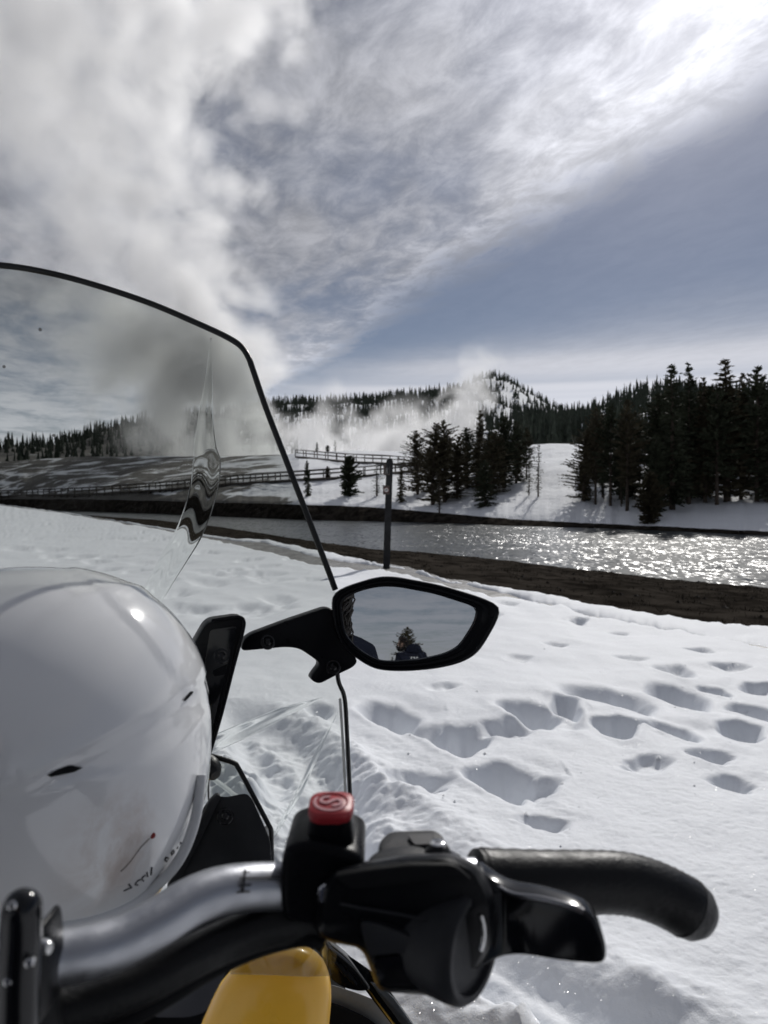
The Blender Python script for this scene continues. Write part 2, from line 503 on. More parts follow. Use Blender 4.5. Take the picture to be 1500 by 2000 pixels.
def near_height(X, Y):
    Z = .075 * fbm(X * .22 + 3, Y * .22, 3, 5) + (.075 * fbm(X * .9, Y * .9, 3, 9)) + .022 * fbm(X * 3.2 + 5, Y * 3.2, 3, 12)
    near = np.clip((6 - Y) / 3, 0, 1)
    Z = Z + near * (.005 * fbm(X * 13, Y * 13, 3, 21) + .0035 * fbm(X * 45, Y * 45, 2, 31))
    for (px, py, w, h, dep) in HOLES:
        gx, gy, _ = G(px, py, -.02)
        rx = w * gy / FPX * .55
        ry = min(max(h * gy * gy / (FPX * CAM_H) * .62, .08), .6)
        dep *= .72; w *= .86; h *= .84
        hsh = (math.sin(px * 12.9898 + py * 78.233) * 43758.5453) % 1.0
        dxx = (X - gx) / rx; dyy = (Y - gy) / ry
        msk = (np.abs(dxx) < 2.2) & (np.abs(dyy) < 2.2)
        if not msk.any(): continue
        a, b = dxx[msk], dyy[msk]
        ang_ = np.arctan2(b, a)
        wob = .30 * (vnoise(np.cos(ang_) * 1.6 + gx * 7, np.sin(ang_) * 1.6 + gy * 5, 77) - .5) + .05 * (vnoise(X[msk] * 9, Y[msk] * 9, 78) - .5)
        a = a * (1 + .55 * np.clip(-b, -.35, 1.2)) + b * (hsh - .5) * .9
        r = np.sqrt(a * a + b * b) + wob * 1.5
        wd_ = np.where(b > 0, .55 + .3 * hsh, .75 + .25 * np.clip(-b, 0, 1))
        inner = np.clip((1.05 - r) / wd_, 0, 1); inner = inner * inner * (3 - 2 * inner)
        rim = np.exp(-((r - 1.15) / .25) ** 2) * .07 * dep
        r2 = np.sqrt((a - .45 * (1 if hsh > .35 else -1)) ** 2 + (b + .1) ** 2)
        soft_ = np.clip(1 - (r2 / 1.9) ** 2, 0, 1) ** 2 * .30 * dep
        Z[msk] = Z[msk] - inner * dep * 1.05 + rim - soft_ + inner * .012 * (vnoise(X[msk] * 14, Y[msk] * 14, 88) - .5)
    # the sled's own ploughed rut running off beside it
    for (p0, p1, wd, dep, hump) in (((930, 1868), (1360, 2080), .11, .08, .05), ((880, 1880), (1200, 2090), .05, .035, .03), ((600, 1500), (905, 1800), .16, .05, .05),
                                    ((470, 1400), (680, 1700), .14, .10, .07), ((560, 1420), (700, 1560), .09, .07, .05)):
        (ax, ay, _), (bx, by, _) = G(*p0), G(*p1)
        L = math.hypot(bx - ax, by - ay); tx, ty = (bx - ax) / L, (by - ay) / L
        s_ = (X - ax) * tx + (Y - ay) * ty; n_ = (X - ax) * -ty + (Y - ay) * tx
        n_ = n_ + .05 * fbm(s_ * 4, n_ * 0 + wd, 3, 41)
        inn = np.clip(np.minimum(s_ + .25, L + .25 - s_) / .35, 0, 1)
        lump = 1 + 1.6 * fbm(X * 9, Y * 9, 3, 51)
        Z = Z + inn * (-dep * np.exp(-(n_ / wd) ** 2) + hump * np.exp(-((n_ + wd * 1.9) / (wd * .8)) ** 2) * lump + hump * .5 * np.exp(-((n_ - wd * 1.8) / (wd * .7)) ** 2) * lump)
    # broken crust thrown up beside the sled
    cx_, cy_ = X - .0, Y - 2.35
    amp = np.exp(-((X + .33) / .55) ** 2 - ((Y - 2.7) / .9) ** 2)
    Z = Z + amp * (.09 * fbm(X * 5, Y * 5, 4, 61, .55) + .035 * np.abs(fbm(X * 14, Y * 14, 3, 63)))
    return Z


def build_near():
    cols = np.concatenate([np.arange(-1400, -100, 22), np.arange(-100, 1620, 3.0), np.arange(1620, 2601, 22)])
    zA = poly(EDGE_A, cols, 2)
    YA = edge_t(EDGE_A, cols, zA, 5.0, 3)
    n = 560
    t = np.concatenate([np.linspace(-.45, -.02, 14), np.linspace(0, 1, n) ** 1.0])[:, None]
    y0 = 1.62
    inv = 1 / y0 + (1 / YA[None] - 1 / y0) * np.maximum(t, 0)
    Y = 1 / inv + np.minimum(t, 0) * 1.5
    X = slope(cols)[None] * Y
    lift = zA[None] * np.clip((Y - 12) / np.maximum(YA[None] - 12, 1), 0, 1) ** 1.5
    fade = np.clip((YA[None] - Y) / (.25 + .02 * YA[None]), 0, 1)
    Z = near_height(X, Y) * (.35 + .65 * fade) + lift
    Z = Z - .10 * (1 - np.clip((YA[None] - Y) / (.05 + .012 * YA[None]), 0, 1)) ** 2
    far_part = (Y, X)
    # the sheet goes on behind the camera
    yb = np.array([-300, -120, -50, -20, -8, -4, -2, -.5, .3])[:, None] + 0 * cols[None]
    scale = np.array([300, 140, 70, 30, 14, 8, 5, 3, 1.6])[:, None]
    xb = np.linspace(-1, 1, len(cols))[None] * scale
    zb = .06 * fbm(xb * .3, yb * .3, 3, 5) - .01
    X = np.concatenate([xb, X]); Y = np.concatenate([yb, Y]); Z = np.concatenate([zb, Z])
    o = grid_mesh('snow_ground', X, Y, Z, M_SNOW)
    return tag(o, kind='structure')


def band(name, rows, mat, cols, kind='structure', attrs=None):
    X = np.stack([slope(cols) * r[0] for r in rows]); Y = np.stack([r[0] for r in rows]); Z = np.stack([r[1] for r in rows])
    return tag(grid_mesh(name, X, Y, Z, mat, attrs), kind=kind)


build_near()
r_ = random.Random(9); V, F = [], []
for (px, py, w, h, dep) in HOLES[:34]:
    for _ in range(int(3 + dep * 22)):
        qx, qy = px + r_.gauss(0, .62) * w, py + r_.gauss(0, .75) * h
        if ((qx - px) / (w * .52)) ** 2 + ((qy - py) / (h * .6)) ** 2 < 1.0 or qy < 1190: continue
        x, y, _ = [float(v) for v in G(qx, qy, 0)]
        s = .004 + .010 * r_.random() ** 3
        z = float(near_height(np.array([[x]]), np.array([[y]]))[0, 0]); k = len(V)
        for (a, b_, c_) in ((1, 0, 0), (-1, 0, 0), (0, 1, 0), (0, -1, 0), (0, 0, 1)):
            q_ = s * r_.uniform(.6, 1.4); V.append((x + a * q_, y + b_ * q_, z + c_ * q_ - .001))
        F += [(k + i, k + j, k + 4) for i, j in ((0, 2), (2, 1), (1, 3), (3, 0))]
tag(mesh('snow_crumbs', V, F, M_SNOW), kind='stuff')
cols = np.concatenate([np.arange(-1400, -100, 12), np.arange(-100, 1620, 2.5), np.arange(1620, 2601, 12)])
zA = poly(EDGE_A, cols, 2)
YA, YA2, YB = edge_t(EDGE_A, cols, zA), edge_t(EDGE_A2, cols, zA, 3.0, 8), edge_t(EDGE_B, cols, zA, 3.5, 14, .045)
YB = np.maximum(YB, YA2 + .02)
YW = np.maximum(edge_t(EDGE_W, cols, WATER + 0 * cols, 2.0, 19), YB + 2)
YF = np.maximum(edge_t(EDGE_F, cols, WATER + 0 * cols, 1.6, 23), YW + 4)

rows = []
for t in np.linspace(0, 1, 14):
    y = YA - (.15 + .02 * YA) + (YA2 + .3 + .02 * YA - YA + .15 + .02 * YA) * t
    rows.append((y, zA - .075 + .02 * fbm(slope(cols) * y * 1.2, y * 1.2, 3, 4)))
band('path', rows, M_PATH, cols)

# a strip of old snow left along the path's far edge
rows = []
for t in np.linspace(0, 1, 14):
    y = YA2 + (YB - YA2) * t
    thick = np.clip((YB - YA2) / .35, 0, 1)
    prof = math.sin(math.pi * t) ** .45 if 0 < t < 1 else 0
    x = slope(cols) * y
    rows.append((y, zA - .09 + thick * prof * (.06 + .08 * fbm(x * 1.5, y * 1.5, 4, 6))))
band('snow_strip', rows, M_SNOW, cols)

rows = []
for t in np.linspace(0, 1, 30):
    y = YA2 + (YW - YA2) * t; x = slope(cols) * y
    tt = np.clip((y - YB) / np.maximum(YW - YB, .1), 0, 1)
    z = zA - .12 + (WATER - zA + .12) * tt ** 1.15
    rows.append((y, z + (.14 * fbm(x * 1.6, y * .9, 4, 16, .6)) * np.clip(tt * 6, 0, 1) * np.clip((1 - tt) * 8, .15, 1)))
for dyy, z in ((1.5, -1.7), (4, -2.2)):
    rows.append((np.minimum(YW + dyy, YF - 1), z + 0 * cols))
band('river_bank', rows, M_SOIL, cols)
BANK_Y = np.stack([r[0] for r in rows[:30]]); BANK_Z = np.stack([r[1] for r in rows[:30]])


def scatter(name, n, mat, maker, seed, pr, tr_range):
    r = random.Random(seed); V, F = [], []
    for _ in range(n):
        px = r.uniform(*pr); t = r.uniform(*tr_range) * 28.99
        j = int(np.clip(np.searchsorted(cols, px), 1, len(cols) - 1)); i = int(t); f = t - i
        y = BANK_Y[i, j] * (1 - f) + BANK_Y[i + 1, j] * f; z = BANK_Z[i, j] * (1 - f) + BANK_Z[i + 1, j] * f
        if y < YB[j] + .12: continue
        maker(V, F, float(slope(px)) * y, y, z, r)
    return tag(mesh(name, V, F, mat, smooth=False), kind='stuff')


def stone(V, F, x, y, z, r):
    s = .012 + .05 * r.random() ** 4; k = len(V)
    for (a, b_, c_) in ((1, 0, 0), (-1, 0, 0), (0, 1, 0), (0, -1, 0), (0, 0, 1), (0, 0, -1)):
        q_ = s * r.uniform(.7, 1.3); V.append((x + a * q_, y + b_ * q_, z + c_ * q_ * .7 + .01))
    F += [(k + i, k + j, k + 4) for i, j in ((0, 2), (2, 1), (1, 3), (3, 0))]


def blades(V, F, x, y, z, r):
    for _ in range(7):
        a = r.uniform(0, 6.28); h = r.uniform(.02, .09); l = r.uniform(.02, .12); w = .006
        k = len(V); ox, oy = x + r.uniform(-.08, .08), y + r.uniform(-.08, .08)
        V += [(ox - w, oy, z - .02), (ox + w, oy, z - .02), (ox + math.cos(a) * l, oy + math.sin(a) * l, z + h)]
        F.append((k, k + 1, k + 2))


scatter('bank_stones', 700, material("bank_stone", (.024, .020, .017), .9, spec=.1, var=.5, vscale=3), stone, 4, (300, 1900), (.12, 1))
scatter('dead_grass', 500, material("dead_grass", (.022, .018, .013), .9, spec=.05, var=.4, vscale=2), blades, 6, (380, 1800), (.08, .95))

# ---- the far side
YT = YF + np.interp(cols, [-1400, 300, 900, 1500, 2600], [3.5, 3.0, 2.0, 1.2, 1.2])


def z_at(py, Y):
    v = (CY - py) / FPX
    return CAM_H + Y * (-SP + v * CP) / (CP + v * SP)


ZT = z_at(poly(EDGE_T, cols) + 2.2 * fbm(cols * .05, cols * 0, 4, 33), YT)
YC = poly(CREST, cols, 2); ZC = z_at(poly(CREST, cols), YC)


def far_z_rows(t):
    y = YT + (YC - YT) * t; x = slope(cols) * y
    env = np.clip(t * 8, 0, 1) * np.clip((1 - t) * 6, .12, 1)
    return y, ZT + (ZC - ZT) * (t ** .92) + env * (1.5 * fbm(x * .06, y * .06, 3, 43) + .5 * fbm(x * .25, y * .25, 3, 44) + .16 * fbm(x * 1.1, y * 1.1, 3, 45))


_T = np.linspace(0, 1, 70)
FAR = [far_z_rows(t) for t in _T]
FAR_Y = np.stack([f[0] for f in FAR]); FAR_Z = np.stack([f[1] for f in FAR])


def far_ground(px, py):
    """the point of the far slope seen at (px, py)"""
    j = int(np.clip(np.searchsorted(cols, px), 1, len(cols) - 1))
    y, z = FAR_Y[:, j], FAR_Z[:, j]
    v = (CAM_H - z + 0 * y)
    s = (z - CAM_H) / y
    pys = CY - FPX * np.tan(np.arctan(s) + PITCH)
    k = np.where(pys <= py)[0]
    i = int(k[0]) if len(k) else len(y) - 1
    return Vector((float(slope(px)) * float(y[i]), float(y[i]), float(z[i])))


def far_ground_at(px, Y):
    j = int(np.clip(np.searchsorted(cols, px), 1, len(cols) - 1))
    return Vector((float(slope(px)) * Y, Y, float(np.interp(Y, FAR_Y[:, j], FAR_Z[:, j]))))


rows = [(YF - 3, -2.2 + 0 * cols), (YF - .6, -1.6 + 0 * cols)]
for t in np.linspace(0, 1, 16):
    y = YF + (YT - YF) * t; x = slope(cols) * y
    rows.append((y, WATER + (ZT - WATER) * (t ** .8) + .35 * fbm(x * .8, y * 1.5, 4, 53, .6) * math.sin(math.pi * t)))
rows.append((YT + 1.5, ZT - .35))
band('far_bank', rows, M_SOIL, cols)


def slope_material():
    m = bpy.data.materials.new("snow_slope"); m.use_nodes = True
    nt = m.node_tree; b = nt.nodes['Principled BSDF']; n = NB(nt)
    t = n.new('ShaderNodeTexCoord').outputs['Object']
    at = n.new('ShaderNodeAttribute', attribute_name='bare').outputs['Fac']
    x, y, z = n.sep(t)
    st = n.noise(n.com(n.m('MULTIPLY', x, .05), n.m('MULTIPLY', y, .16), n.m('MULTIPLY', z, .5)), 1.0, 7, .65, .8)
    f = n.ss(n.m('ADD', at, n.m('MULTIPLY', n.m('SUBTRACT', st, .5), 1.8)), .42, .62)
    soil = n.mix(n.noise(t, .35, 6, .6), (.07, .066, .062, 1), (.19, .18, .165, 1))
    nt.links.new(n.mix(f, (.85, .87, .90, 1), soil), b.inputs['Base Color'])
    b.inputs['Roughness'].default_value = .85; b.inputs['Specular IOR Level'].default_value = .2
    bp = n.new('ShaderNodeBump'); bp.inputs['Distance'].default_value = .25; bp.inputs['Strength'].default_value = .7
    nt.links.new(n.noise(t, .9, 6, .6), bp.inputs['Height']); nt.links.new(bp.outputs[0], b.inputs['Normal'])
    return m


M_SLOPE = slope_material()
rows = [(FAR_Y[0] - .4, FAR_Z[0] - .25)] + [(FAR_Y[i], FAR_Z[i] + (.12 if i else 0)) for i in range(70)]
rows += [(YC + 12, ZC - .6), (YC + 60, ZC - .5), (YC * 0 + 300, ZC * .3 + 5), (YC * 0 + 1500, ZC * 0 + 8)]
bare0 = np.interp(cols, [-1400, 380, 520, 600, 2600], [.66, .60, .52, .02, .0])
tt_ = np.concatenate([[0], _T, [1, 1, 1, 1]])
bare = np.stack([np.clip(bare0 + (.25 if t < .08 else 0) * np.interp(cols, [-1400, 560, 640, 2600], [1, 1, .3, .2]), 0, 1) for t in tt_])
band('snow_slope', rows, M_SLOPE, cols, attrs={'bare': bare})


# ---- river
def water_material():
    m = bpy.data.materials.new("river_water"); m.use_nodes = True
    nt = m.node_tree; b = nt.nodes['Principled BSDF']; n = NB(nt)
    b.inputs['Base Color'].default_value = (.035, .042, .045, 1); b.inputs['Roughness'].default_value = .29
    b.inputs['IOR'].default_value = 1.33; b.inputs['Specular IOR Level'].default_value = .5
    t = n.new('ShaderNodeTexCoord').outputs['Object']
    # ripples: the surface tips to and fro, longer waves carrying shorter ones
    x, y, z = n.sep(t)
    def col(sx_, sy_, sc, dt):
        nn = n.new('ShaderNodeTexNoise'); nt.links.new(n.com(n.m('MULTIPLY', x, sx_), n.m('MULTIPLY', y, sy_), 0.0), nn.inputs['Vector'])
        nn.inputs['Scale'].default_value = sc; nn.inputs['Detail'].default_value = dt; nn.inputs['Roughness'].default_value = .6
        return n.vm('SUBTRACT', nn.outputs['Color'], (.5, .5, .5))
    calm = n.ss(n.noise(n.com(n.m('MULTIPLY', x, .10), n.m('MULTIPLY', y, .35), 0.0), 1.0, 3, .5), .30, .62, .45, 1.1)
    w = n.vm('ADD', n.vm('SCALE', col(1.0, .55, 1.0, 3), scale=.8), n.vm('SCALE', col(1.0, .38, 5.5, 3), scale=2.0))
    w = n.vm('MULTIPLY', n.vm('SCALE', w, scale=calm), (1, 1, 0))
    nrm = n.vm('NORMALIZE', n.vm('ADD', w, (0, 0, 1)))
    nt.links.new(nrm, b.inputs['Normal'])
    return m


M_WATER = water_material()
cw = np.arange(-1400, 2601, 40.0)
iw = lambda a: np.interp(cw, cols, a)
rows = [(iw(YW) - 1.2 + (iw(YF) - iw(YW) + 2.0) * t, WATER + 0 * cw) for t in np.linspace(0, 1, 12)]
band('river', rows, M_WATER, cw)

# ------------------------------------------------------------------ trees
def leaf_material(name, c, var=.4):
    m = material(name, c, .85, var=var, vscale=.9, spec=.15)
    return m


M_PINE = leaf_material("pine_needles", (.052, .060, .038))
M_PINE2 = leaf_material("pine_needles_brown", (.082, .072, .046))
M_FAR = leaf_material("forest_needles", (.045, .055, .042), .3)


def conifer(seed, kind):
    """a tree 10 m tall: trunk and crown meshes"""
    r = random.Random(seed); V, F = [], []; TV, TF = [], []
    H = 10.0
    spec = {'spire': (.08, 1.5, 36, 10, .62, 1.25), 'pine': (.26, 1.75, 28, 10, .34, 1.2), 'full': (.06, 1.75, 30, 10, .34, 1.3), 'young': (.03, 2.6, 22, 10, .45, 1.3), 'bare': (.12, 1.5, 22, 6, .5, .55), 'shrub': (.02, 3.4, 18, 14, .30, 1.9)}[kind]
    zb, rad, whorls, per, tip, dens = spec
    bend = (r.uniform(-.25, .25), r.uniform(-.25, .25))
    cxy = lambda z: (bend[0] * (z / H) ** 2, bend[1] * (z / H) ** 2)
    for i in range(9):                                    # trunk rings
        z = H * i / 8; rr = .17 * (1 - i / 8.3) + .012; c = cxy(z)
        for k in range(6): TV.append((c[0] + rr * math.cos(k * 1.047), c[1] + rr * math.sin(k * 1.047), z - .3 * (i == 0)))
    for i in range(8):
        for k in range(6): TF.append((i * 6 + k, i * 6 + (k + 1) % 6, (i + 1) * 6 + (k + 1) % 6, (i + 1) * 6 + k))
    sect = [r.uniform(.55, 1.25) for _ in range(8)]       # uneven all round
    for w in range(whorls):
        f = w / (whorls - 1); z = H * (zb + (1 - zb) * f * .985)
        for b in range(per if f < .85 else max(4, per - 3)):
            a = r.uniform(0, 6.283)
            if kind in ('pine', 'bare', 'shrub', 'full'):
                env = (math.sin(math.pi * min(1, (f * .82 + .18))) ** .8) * .9 + .12
            else:
                env = (1 - f) ** tip * min(1, .62 + f * 3) + .03
            L = rad * env * sect[int(a / 6.284 * 8)] * r.uniform(.55, 1.15)
            if r.random() < .12: L *= 1.3
            droop = (-.32 + f * .75 + r.uniform(-.15, .15)) if kind not in ('pine', 'shrub', 'full') else (.05 + f * .7 + r.uniform(-.2, .2))
            zz = z + r.uniform(-.14, .14); c = cxy(zz)
            d = Vector((math.cos(a), math.sin(a), droop)).normalized()
            base = Vector((c[0], c[1], zz))
            # branch stick
            if L > .35:
                s_ = Vector((-d.y, d.x, 0)).normalized() * .018; e = base + d * L * .9; k = len(TV)
                TV += [tuple(base - s_), tuple(base + s_), tuple(e), tuple(base + Vector((0, 0, .03)))]
                TF += [(k, k + 1, k + 2), (k + 1, k + 3, k + 2), (k + 3, k, k + 2)]
            n = max(2, int(L * 7.5 * dens))
            for j in range(n):
                u = (j + r.random()) / n
                if kind == 'pine': u = .25 + .75 * u
                p = base + d * (L * u)
                sl = r.uniform(.16, .34) * (1.15 - .4 * u) * (.8 if kind == 'bare' else 1) * {'pine': 1.15, 'shrub': 2.1, 'young': 1.7, 'bare': 1.3}.get(kind, 1.05)
                dd = (d + Vector((r.uniform(-.9, .9), r.uniform(-.9, .9), r.uniform(-.55, .75)))).normalized()
                sd = dd.cross(Vector((r.uniform(-1, 1), r.uniform(-1, 1), r.uniform(-.3, 1)))).normalized() * sl * r.uniform(.22, .42)
                k = len(V)
                V += [tuple(p - dd * sl * .3), tuple(p + sd + dd * sl * .25), tuple(p + dd * sl), tuple(p - sd + dd * sl * .25)]
                F.append((k, k + 1, k + 2, k + 3))
    mk = lambda nm, v, f: (lambda me: (me.from_pydata(v, [], f), me.update(), me)[2])(bpy.data.meshes.new(nm))
    return mk('trunk', TV, TF), mk('crown', V, F)


PROTO = {}
for k, seeds in (('spire', (1, 2, 3, 4)), ('pine', (11, 12, 13, 14, 15)), ('young', (21, 22, 23)), ('full', (51, 52, 53, 54)), ('bare', (31, 32, 33)), ('shrub', (41, 42, 43))):
    PROTO[k] = []
    for s in seeds:
        a, b = conifer(s, k)
        a.materials.append(M_BARK); b.materials.append(M_PINE if s % 2 else M_PINE2)
        PROTO[k].append((a, b))
tr = random.Random(5)


def tree(loc, height, kind, label, group=None, wide=1.0, lean=0.0, cat='tree', name=None):
    a, b = PROTO[kind][tr.randrange(len(PROTO[kind]))]
    e = empty(name or {'bare': 'bare_tree', 'shrub': 'pine_shrub', 'young': 'young_conifer'}.get(kind, 'conifer_tree'), loc, label=label, cat=cat, group=group)
    s = height / 10.0
    e.scale = (s * wide, s * wide, s); e.rotation_euler = (0, lean, tr.uniform(0, 6.28))
    for nm, me in (('trunk', a), ('crown', b)):
        o = bpy.data.objects.new(nm, me); COL.objects.link(o); o.parent = e
    return e


def tree_px(px, by, ty, kind, label, group=None, wide=1.0, lean=0.0):
    p = far_ground(px, by)
    return tree(p, p.y * (by - ty) / FPX, kind, label, group, wide, lean)


GB = 'trees on the snowy far bank'
for a in (
    (601, 971, 900, 'young', 'slim young conifer on the far bank just right of the windshield edge', .62),
    (640, 940, 913, 'shrub', 'tiny pine beside the lower boardwalk rail, between two larger young conifers', .8),
    (681, 971, 893, 'shrub', 'round bushy pine on the snow bank left of the sign post', .95),
    (619, 882, 862, 'young', 'small pointed conifer behind the top end of the upper boardwalk', .7),
    (655, 884, 860, 'bare', 'small scraggly forked tree behind the upper boardwalk rail', 1.5),
    (640, 884, 871, 'shrub', 'low scrubby bush between two small trees behind the upper boardwalk', 1.1),
    (736, 972, 908, 'bare', 'thin see-through pine on the bank close to the right of the sign post', 1.9),
    (783, 985, 912, 'young', 'dark narrow young conifer at the foot of the leftmost tree clump', .55),
    (816, 968, 843, 'full', 'tall dark pine at the left edge of the middle tree clump', 1.45),
    (845, 990, 832, 'full', 'dark full pine reaching down to the bank in the middle clump', 1.45),
    (868, 985, 826, 'full', 'pointed conifer with a ragged top, middle of the left clump', 1.55),
    (893, 978, 858, 'full', 'lower dark pine between the ragged conifer and the tall spire', 1.7),
    (935, 962, 806, 'spire', 'tall narrow spire rising above the middle tree clump', 1.15),
    (912, 958, 838, 'full', 'dark rounded pine just left of the tall narrow spire', 1.8),
    (960, 972, 848, 'full', 'bushy brownish pine just right of the tall narrow spire', 1.8),
    (985, 958, 818, 'full', 'brownish broad pine at the right of the middle clump', 1.7),
    (1008, 945, 824, 'full', 'brown-green pine at the right end of the middle clump', 1.5),
    (1028, 940, 838, 'pine', 'outermost brownish pine beside the open snow gap', .9),
    (947, 992, 900, 'young', 'low spreading young conifer at the foot of the middle clump', 1.1),
    (858, 1002, 930, 'bare', 'thin leaning sapling overhanging the river bank', 1.2),
    (1051, 974, 868, 'bare', 'bare thin-twigged tree standing alone in the snow gap', 1.0),
    (1033, 972, 905, 'bare', 'short bare leaning sapling left of the lone bare tree', 1.1),
    (1140, 984, 845, 'full', 'bushy pine at the left edge of the right-hand stand', 1.6),
    (1143, 980, 905, 'young', 'low-branched young conifer under the leftmost pine of the right stand', 1.0),
    (1163, 988, 800, 'pine', 'slender pine with a bare lower trunk near the stand\'s left edge', .8),
    (1192, 990, 792, 'pine', 'slender dark pine third from the left in the right stand', .9),
    (1225, 1002, 786, 'pine', 'dark pine with its trunk reaching the bank left of the big bush', .95),
    (1268, 1022, 925, 'shrub', 'big black bushy conifer overhanging the water', 1.0),
    (1280, 1008, 852, 'young', 'dense dark conifer rising behind the bush at the water', .8),
    (1313, 1002, 718, 'spire', 'tall dark spire, the first of the two pointed tops against the sky', 1.25),
    (1345, 990, 714, 'spire', 'paler thin spire right beside the first tall dark one', 1.0),
    (1377, 985, 741, 'spire', 'short pointed conifer top between the two pairs of tall spires', 1.0),
    (1420, 986, 710, 'spire', 'broad ragged spire, the tallest top near the right edge', 1.5),
    (1447, 980, 732, 'spire', 'small pointed top right of the broad ragged spire', .9),
    (1478, 984, 722, 'pine', 'open round-topped conifer at the right edge of the picture', 1.0),
    (1400, 990, 762, 'pine', 'dark pine filling the gap below the broad ragged spire', 1.1),
):
    tree_px(*a[:5], group=GB, wide=a[5])

# the stand behind them: close-set trees, one like another
r_ = random.Random(21)
for i in range(64):
    px = r_.uniform(1125, 1640) if i < 50 else r_.uniform(1640, 2100)
    by = r_.uniform(905, 985)
    top = np.interp(px, [1120, 1180, 1240, 1300, 1400, 1500, 2100], [835, 812, 790, 770, 762, 752, 740]) + r_.uniform(-8, 45)
    tree_px(px, by, top, r_.choice(['pine', 'full', 'full', 'spire']), 'close-set dark pine in the dense stand on the right bank', 'pines of the dense right stand', r_.uniform(1.1, 1.7))
for i in range(18):
    px = r_.uniform(825, 1020); by = r_.uniform(915, 950)
    top = np.interp(px, [825, 900, 960, 1020], [868, 850, 842, 842]) + r_.uniform(0, 30)
    tree_px(px, by, top, 'pine', 'dark pine filling the back of the middle clump', 'pines at the back of the middle clump', r_.uniform(1.1, 1.5))
for i in range(10):
    px = r_.uniform(1150, 1260); by = r_.uniform(960, 995)
    tree_px(px, by, by - r_.uniform(70, 130), 'bare', 'thin leafless stem among the pines of the right stand', 'thin stems in the right stand', r_.uniform(.8, 1.3), r_.uniform(-.1, .1))


# ---- hills and the woods on them
def hill(name, ridge, d_base, d_ridge, base_py, seed, bare=.0):
    t = np.array(ridge, float); c = np.arange(t[0, 0], t[-1, 0] + 1, 6.0)
    rp = np.interp(c, t[:, 0], t[:, 1]); dr = np.interp(c, t[:, 0], t[:, 2]) if t.shape[1] > 2 else d_ridge + 0 * c
    z1 = z_at(rp, dr) ; z0 = z_at(base_py + 0 * c, d_base + 0 * c)
    rows = []
    for k in np.linspace(0, 1, 26):
        y = d_base + (dr - d_base) * k; x = slope(c) * y
        rows.append((y, z0 + (z1 - z0) * k ** .95 + math.sin(math.pi * k) * (d_ridge * .03) * fbm(x / d_ridge * 16, y / d_ridge * 16, 4, seed)))
    rows.append((dr * 1.15, z1 - d_ridge * .03)); rows.append((dr * 1.9, 0 * c - 5))
    X = np.stack([slope(c) * r[0] for r in rows]); Y = np.stack([r[0] for r in rows]); Z = np.stack([r[1] for r in rows])
    tag(grid_mesh(name, X, Y, Z, M_SLOPE, {'bare': np.full(X.shape, bare)}), kind='structure')
    return c, Y, Z


def wood(name, c, Y, Z, n, h, seed, keep=None, kmax=26, kmin=0):
    r = random.Random(seed); V, F = [], []
    for i in range(n):
        j = r.uniform(0, len(c) - 1.01); k = kmin + (kmax - kmin) * r.random() ** .8
        j0, k0 = int(j), min(int(k), Y.shape[0] - 2); fj, fk = j - j0, k - k0
        px = c[j0] + (c[j0 + 1] - c[j0]) * fj
        bl = lambda A: (A[k0, j0] * (1 - fj) + A[k0, j0 + 1] * fj) * (1 - fk) + (A[k0 + 1, j0] * (1 - fj) + A[k0 + 1, j0 + 1] * fj) * fk
        y, z = bl(Y), bl(Z)
        if keep and not keep(px, k / 25.0, r): continue
        x = slope(px) * y; hh = h * r.uniform(.55, 1.25); w = hh * r.uniform(.10, .17); a0 = r.uniform(0, 6)
        lev = ((.08, 1.0), (.36, .62), (.64, .36))
        for (lo, ws) in lev:
            b = len(V); lx, ly = r.uniform(-.1, .1) * w, r.uniform(-.1, .1) * w
            V.append((x + lx, y + ly, z + hh * min(1.0, lo + .44)))
            for m_ in range(5):
                q_ = w * ws * r.uniform(.65, 1.3); an = a0 + m_ * 1.2566
                V.append((x + lx + q_ * math.cos(an), y + ly + q_ * math.sin(an), z + hh * (lo + r.uniform(-.05, .06))))
            for m_ in range(5): F.append((b, b + 1 + m_, b + 1 + (m_ + 1) % 5))
        a0 += .6
    o = mesh(name, V, F, M_FAR, smooth=False)
    return tag(o, kind='stuff')


def patchy(seed, thr, sc=14.):
    def f(px, k, r):
        v = float(vnoise(np.array([px / sc]), np.array([k * 9.]), seed)[0])
        return r.random() < np.clip((v - thr) * 4 + .5, .03, 1)
    return f


c, Y, Z = hill('left_hill', [(-1400, 862, 520), (-400, 858, 520), (0, 884, 520), (60, 880, 520), (100, 870, 520), (150, 856, 520), (200, 838, 520), (260, 826, 520), (340, 812, 540), (460, 806, 560), (560, 800, 600)], 300, 520, 905, 3, .80)
wood('left_forest', c, Y, Z, 3000, 8.0, 31, patchy(3, .05))
c, Y, Z = hill('middle_hill', [(440, 800, 640), (560, 791, 640), (620, 789, 650), (680, 786, 650), (740, 783, 660), (780, 777, 670), (820, 771, 690), (860, 765, 700), (900, 762, 720), (940, 764, 730), (980, 774, 740)], 300, 680, 893, 7, .0)
wood('middle_forest', c, Y, Z, 2900, 8.5, 32, lambda px, k, r: r.random() < (1 if k > .9 else .8))
c, Y, Z = hill('peak_hill', [(880, 768, 900), (915, 752, 900), (940, 740, 900), (962, 735, 900), (985, 740, 890), (1020, 760, 880), (1060, 784, 870), (1090, 801, 860), (1110, 810, 850), (1160, 822, 850), (1260, 850, 840)], 380, 900, 880, 9, .0)
wood('peak_forest', c, Y, Z, 2600, 9.5, 33, lambda px, k, r: r.random() < (1.0 if k > .93 else (.06 if k > .84 else .34)))
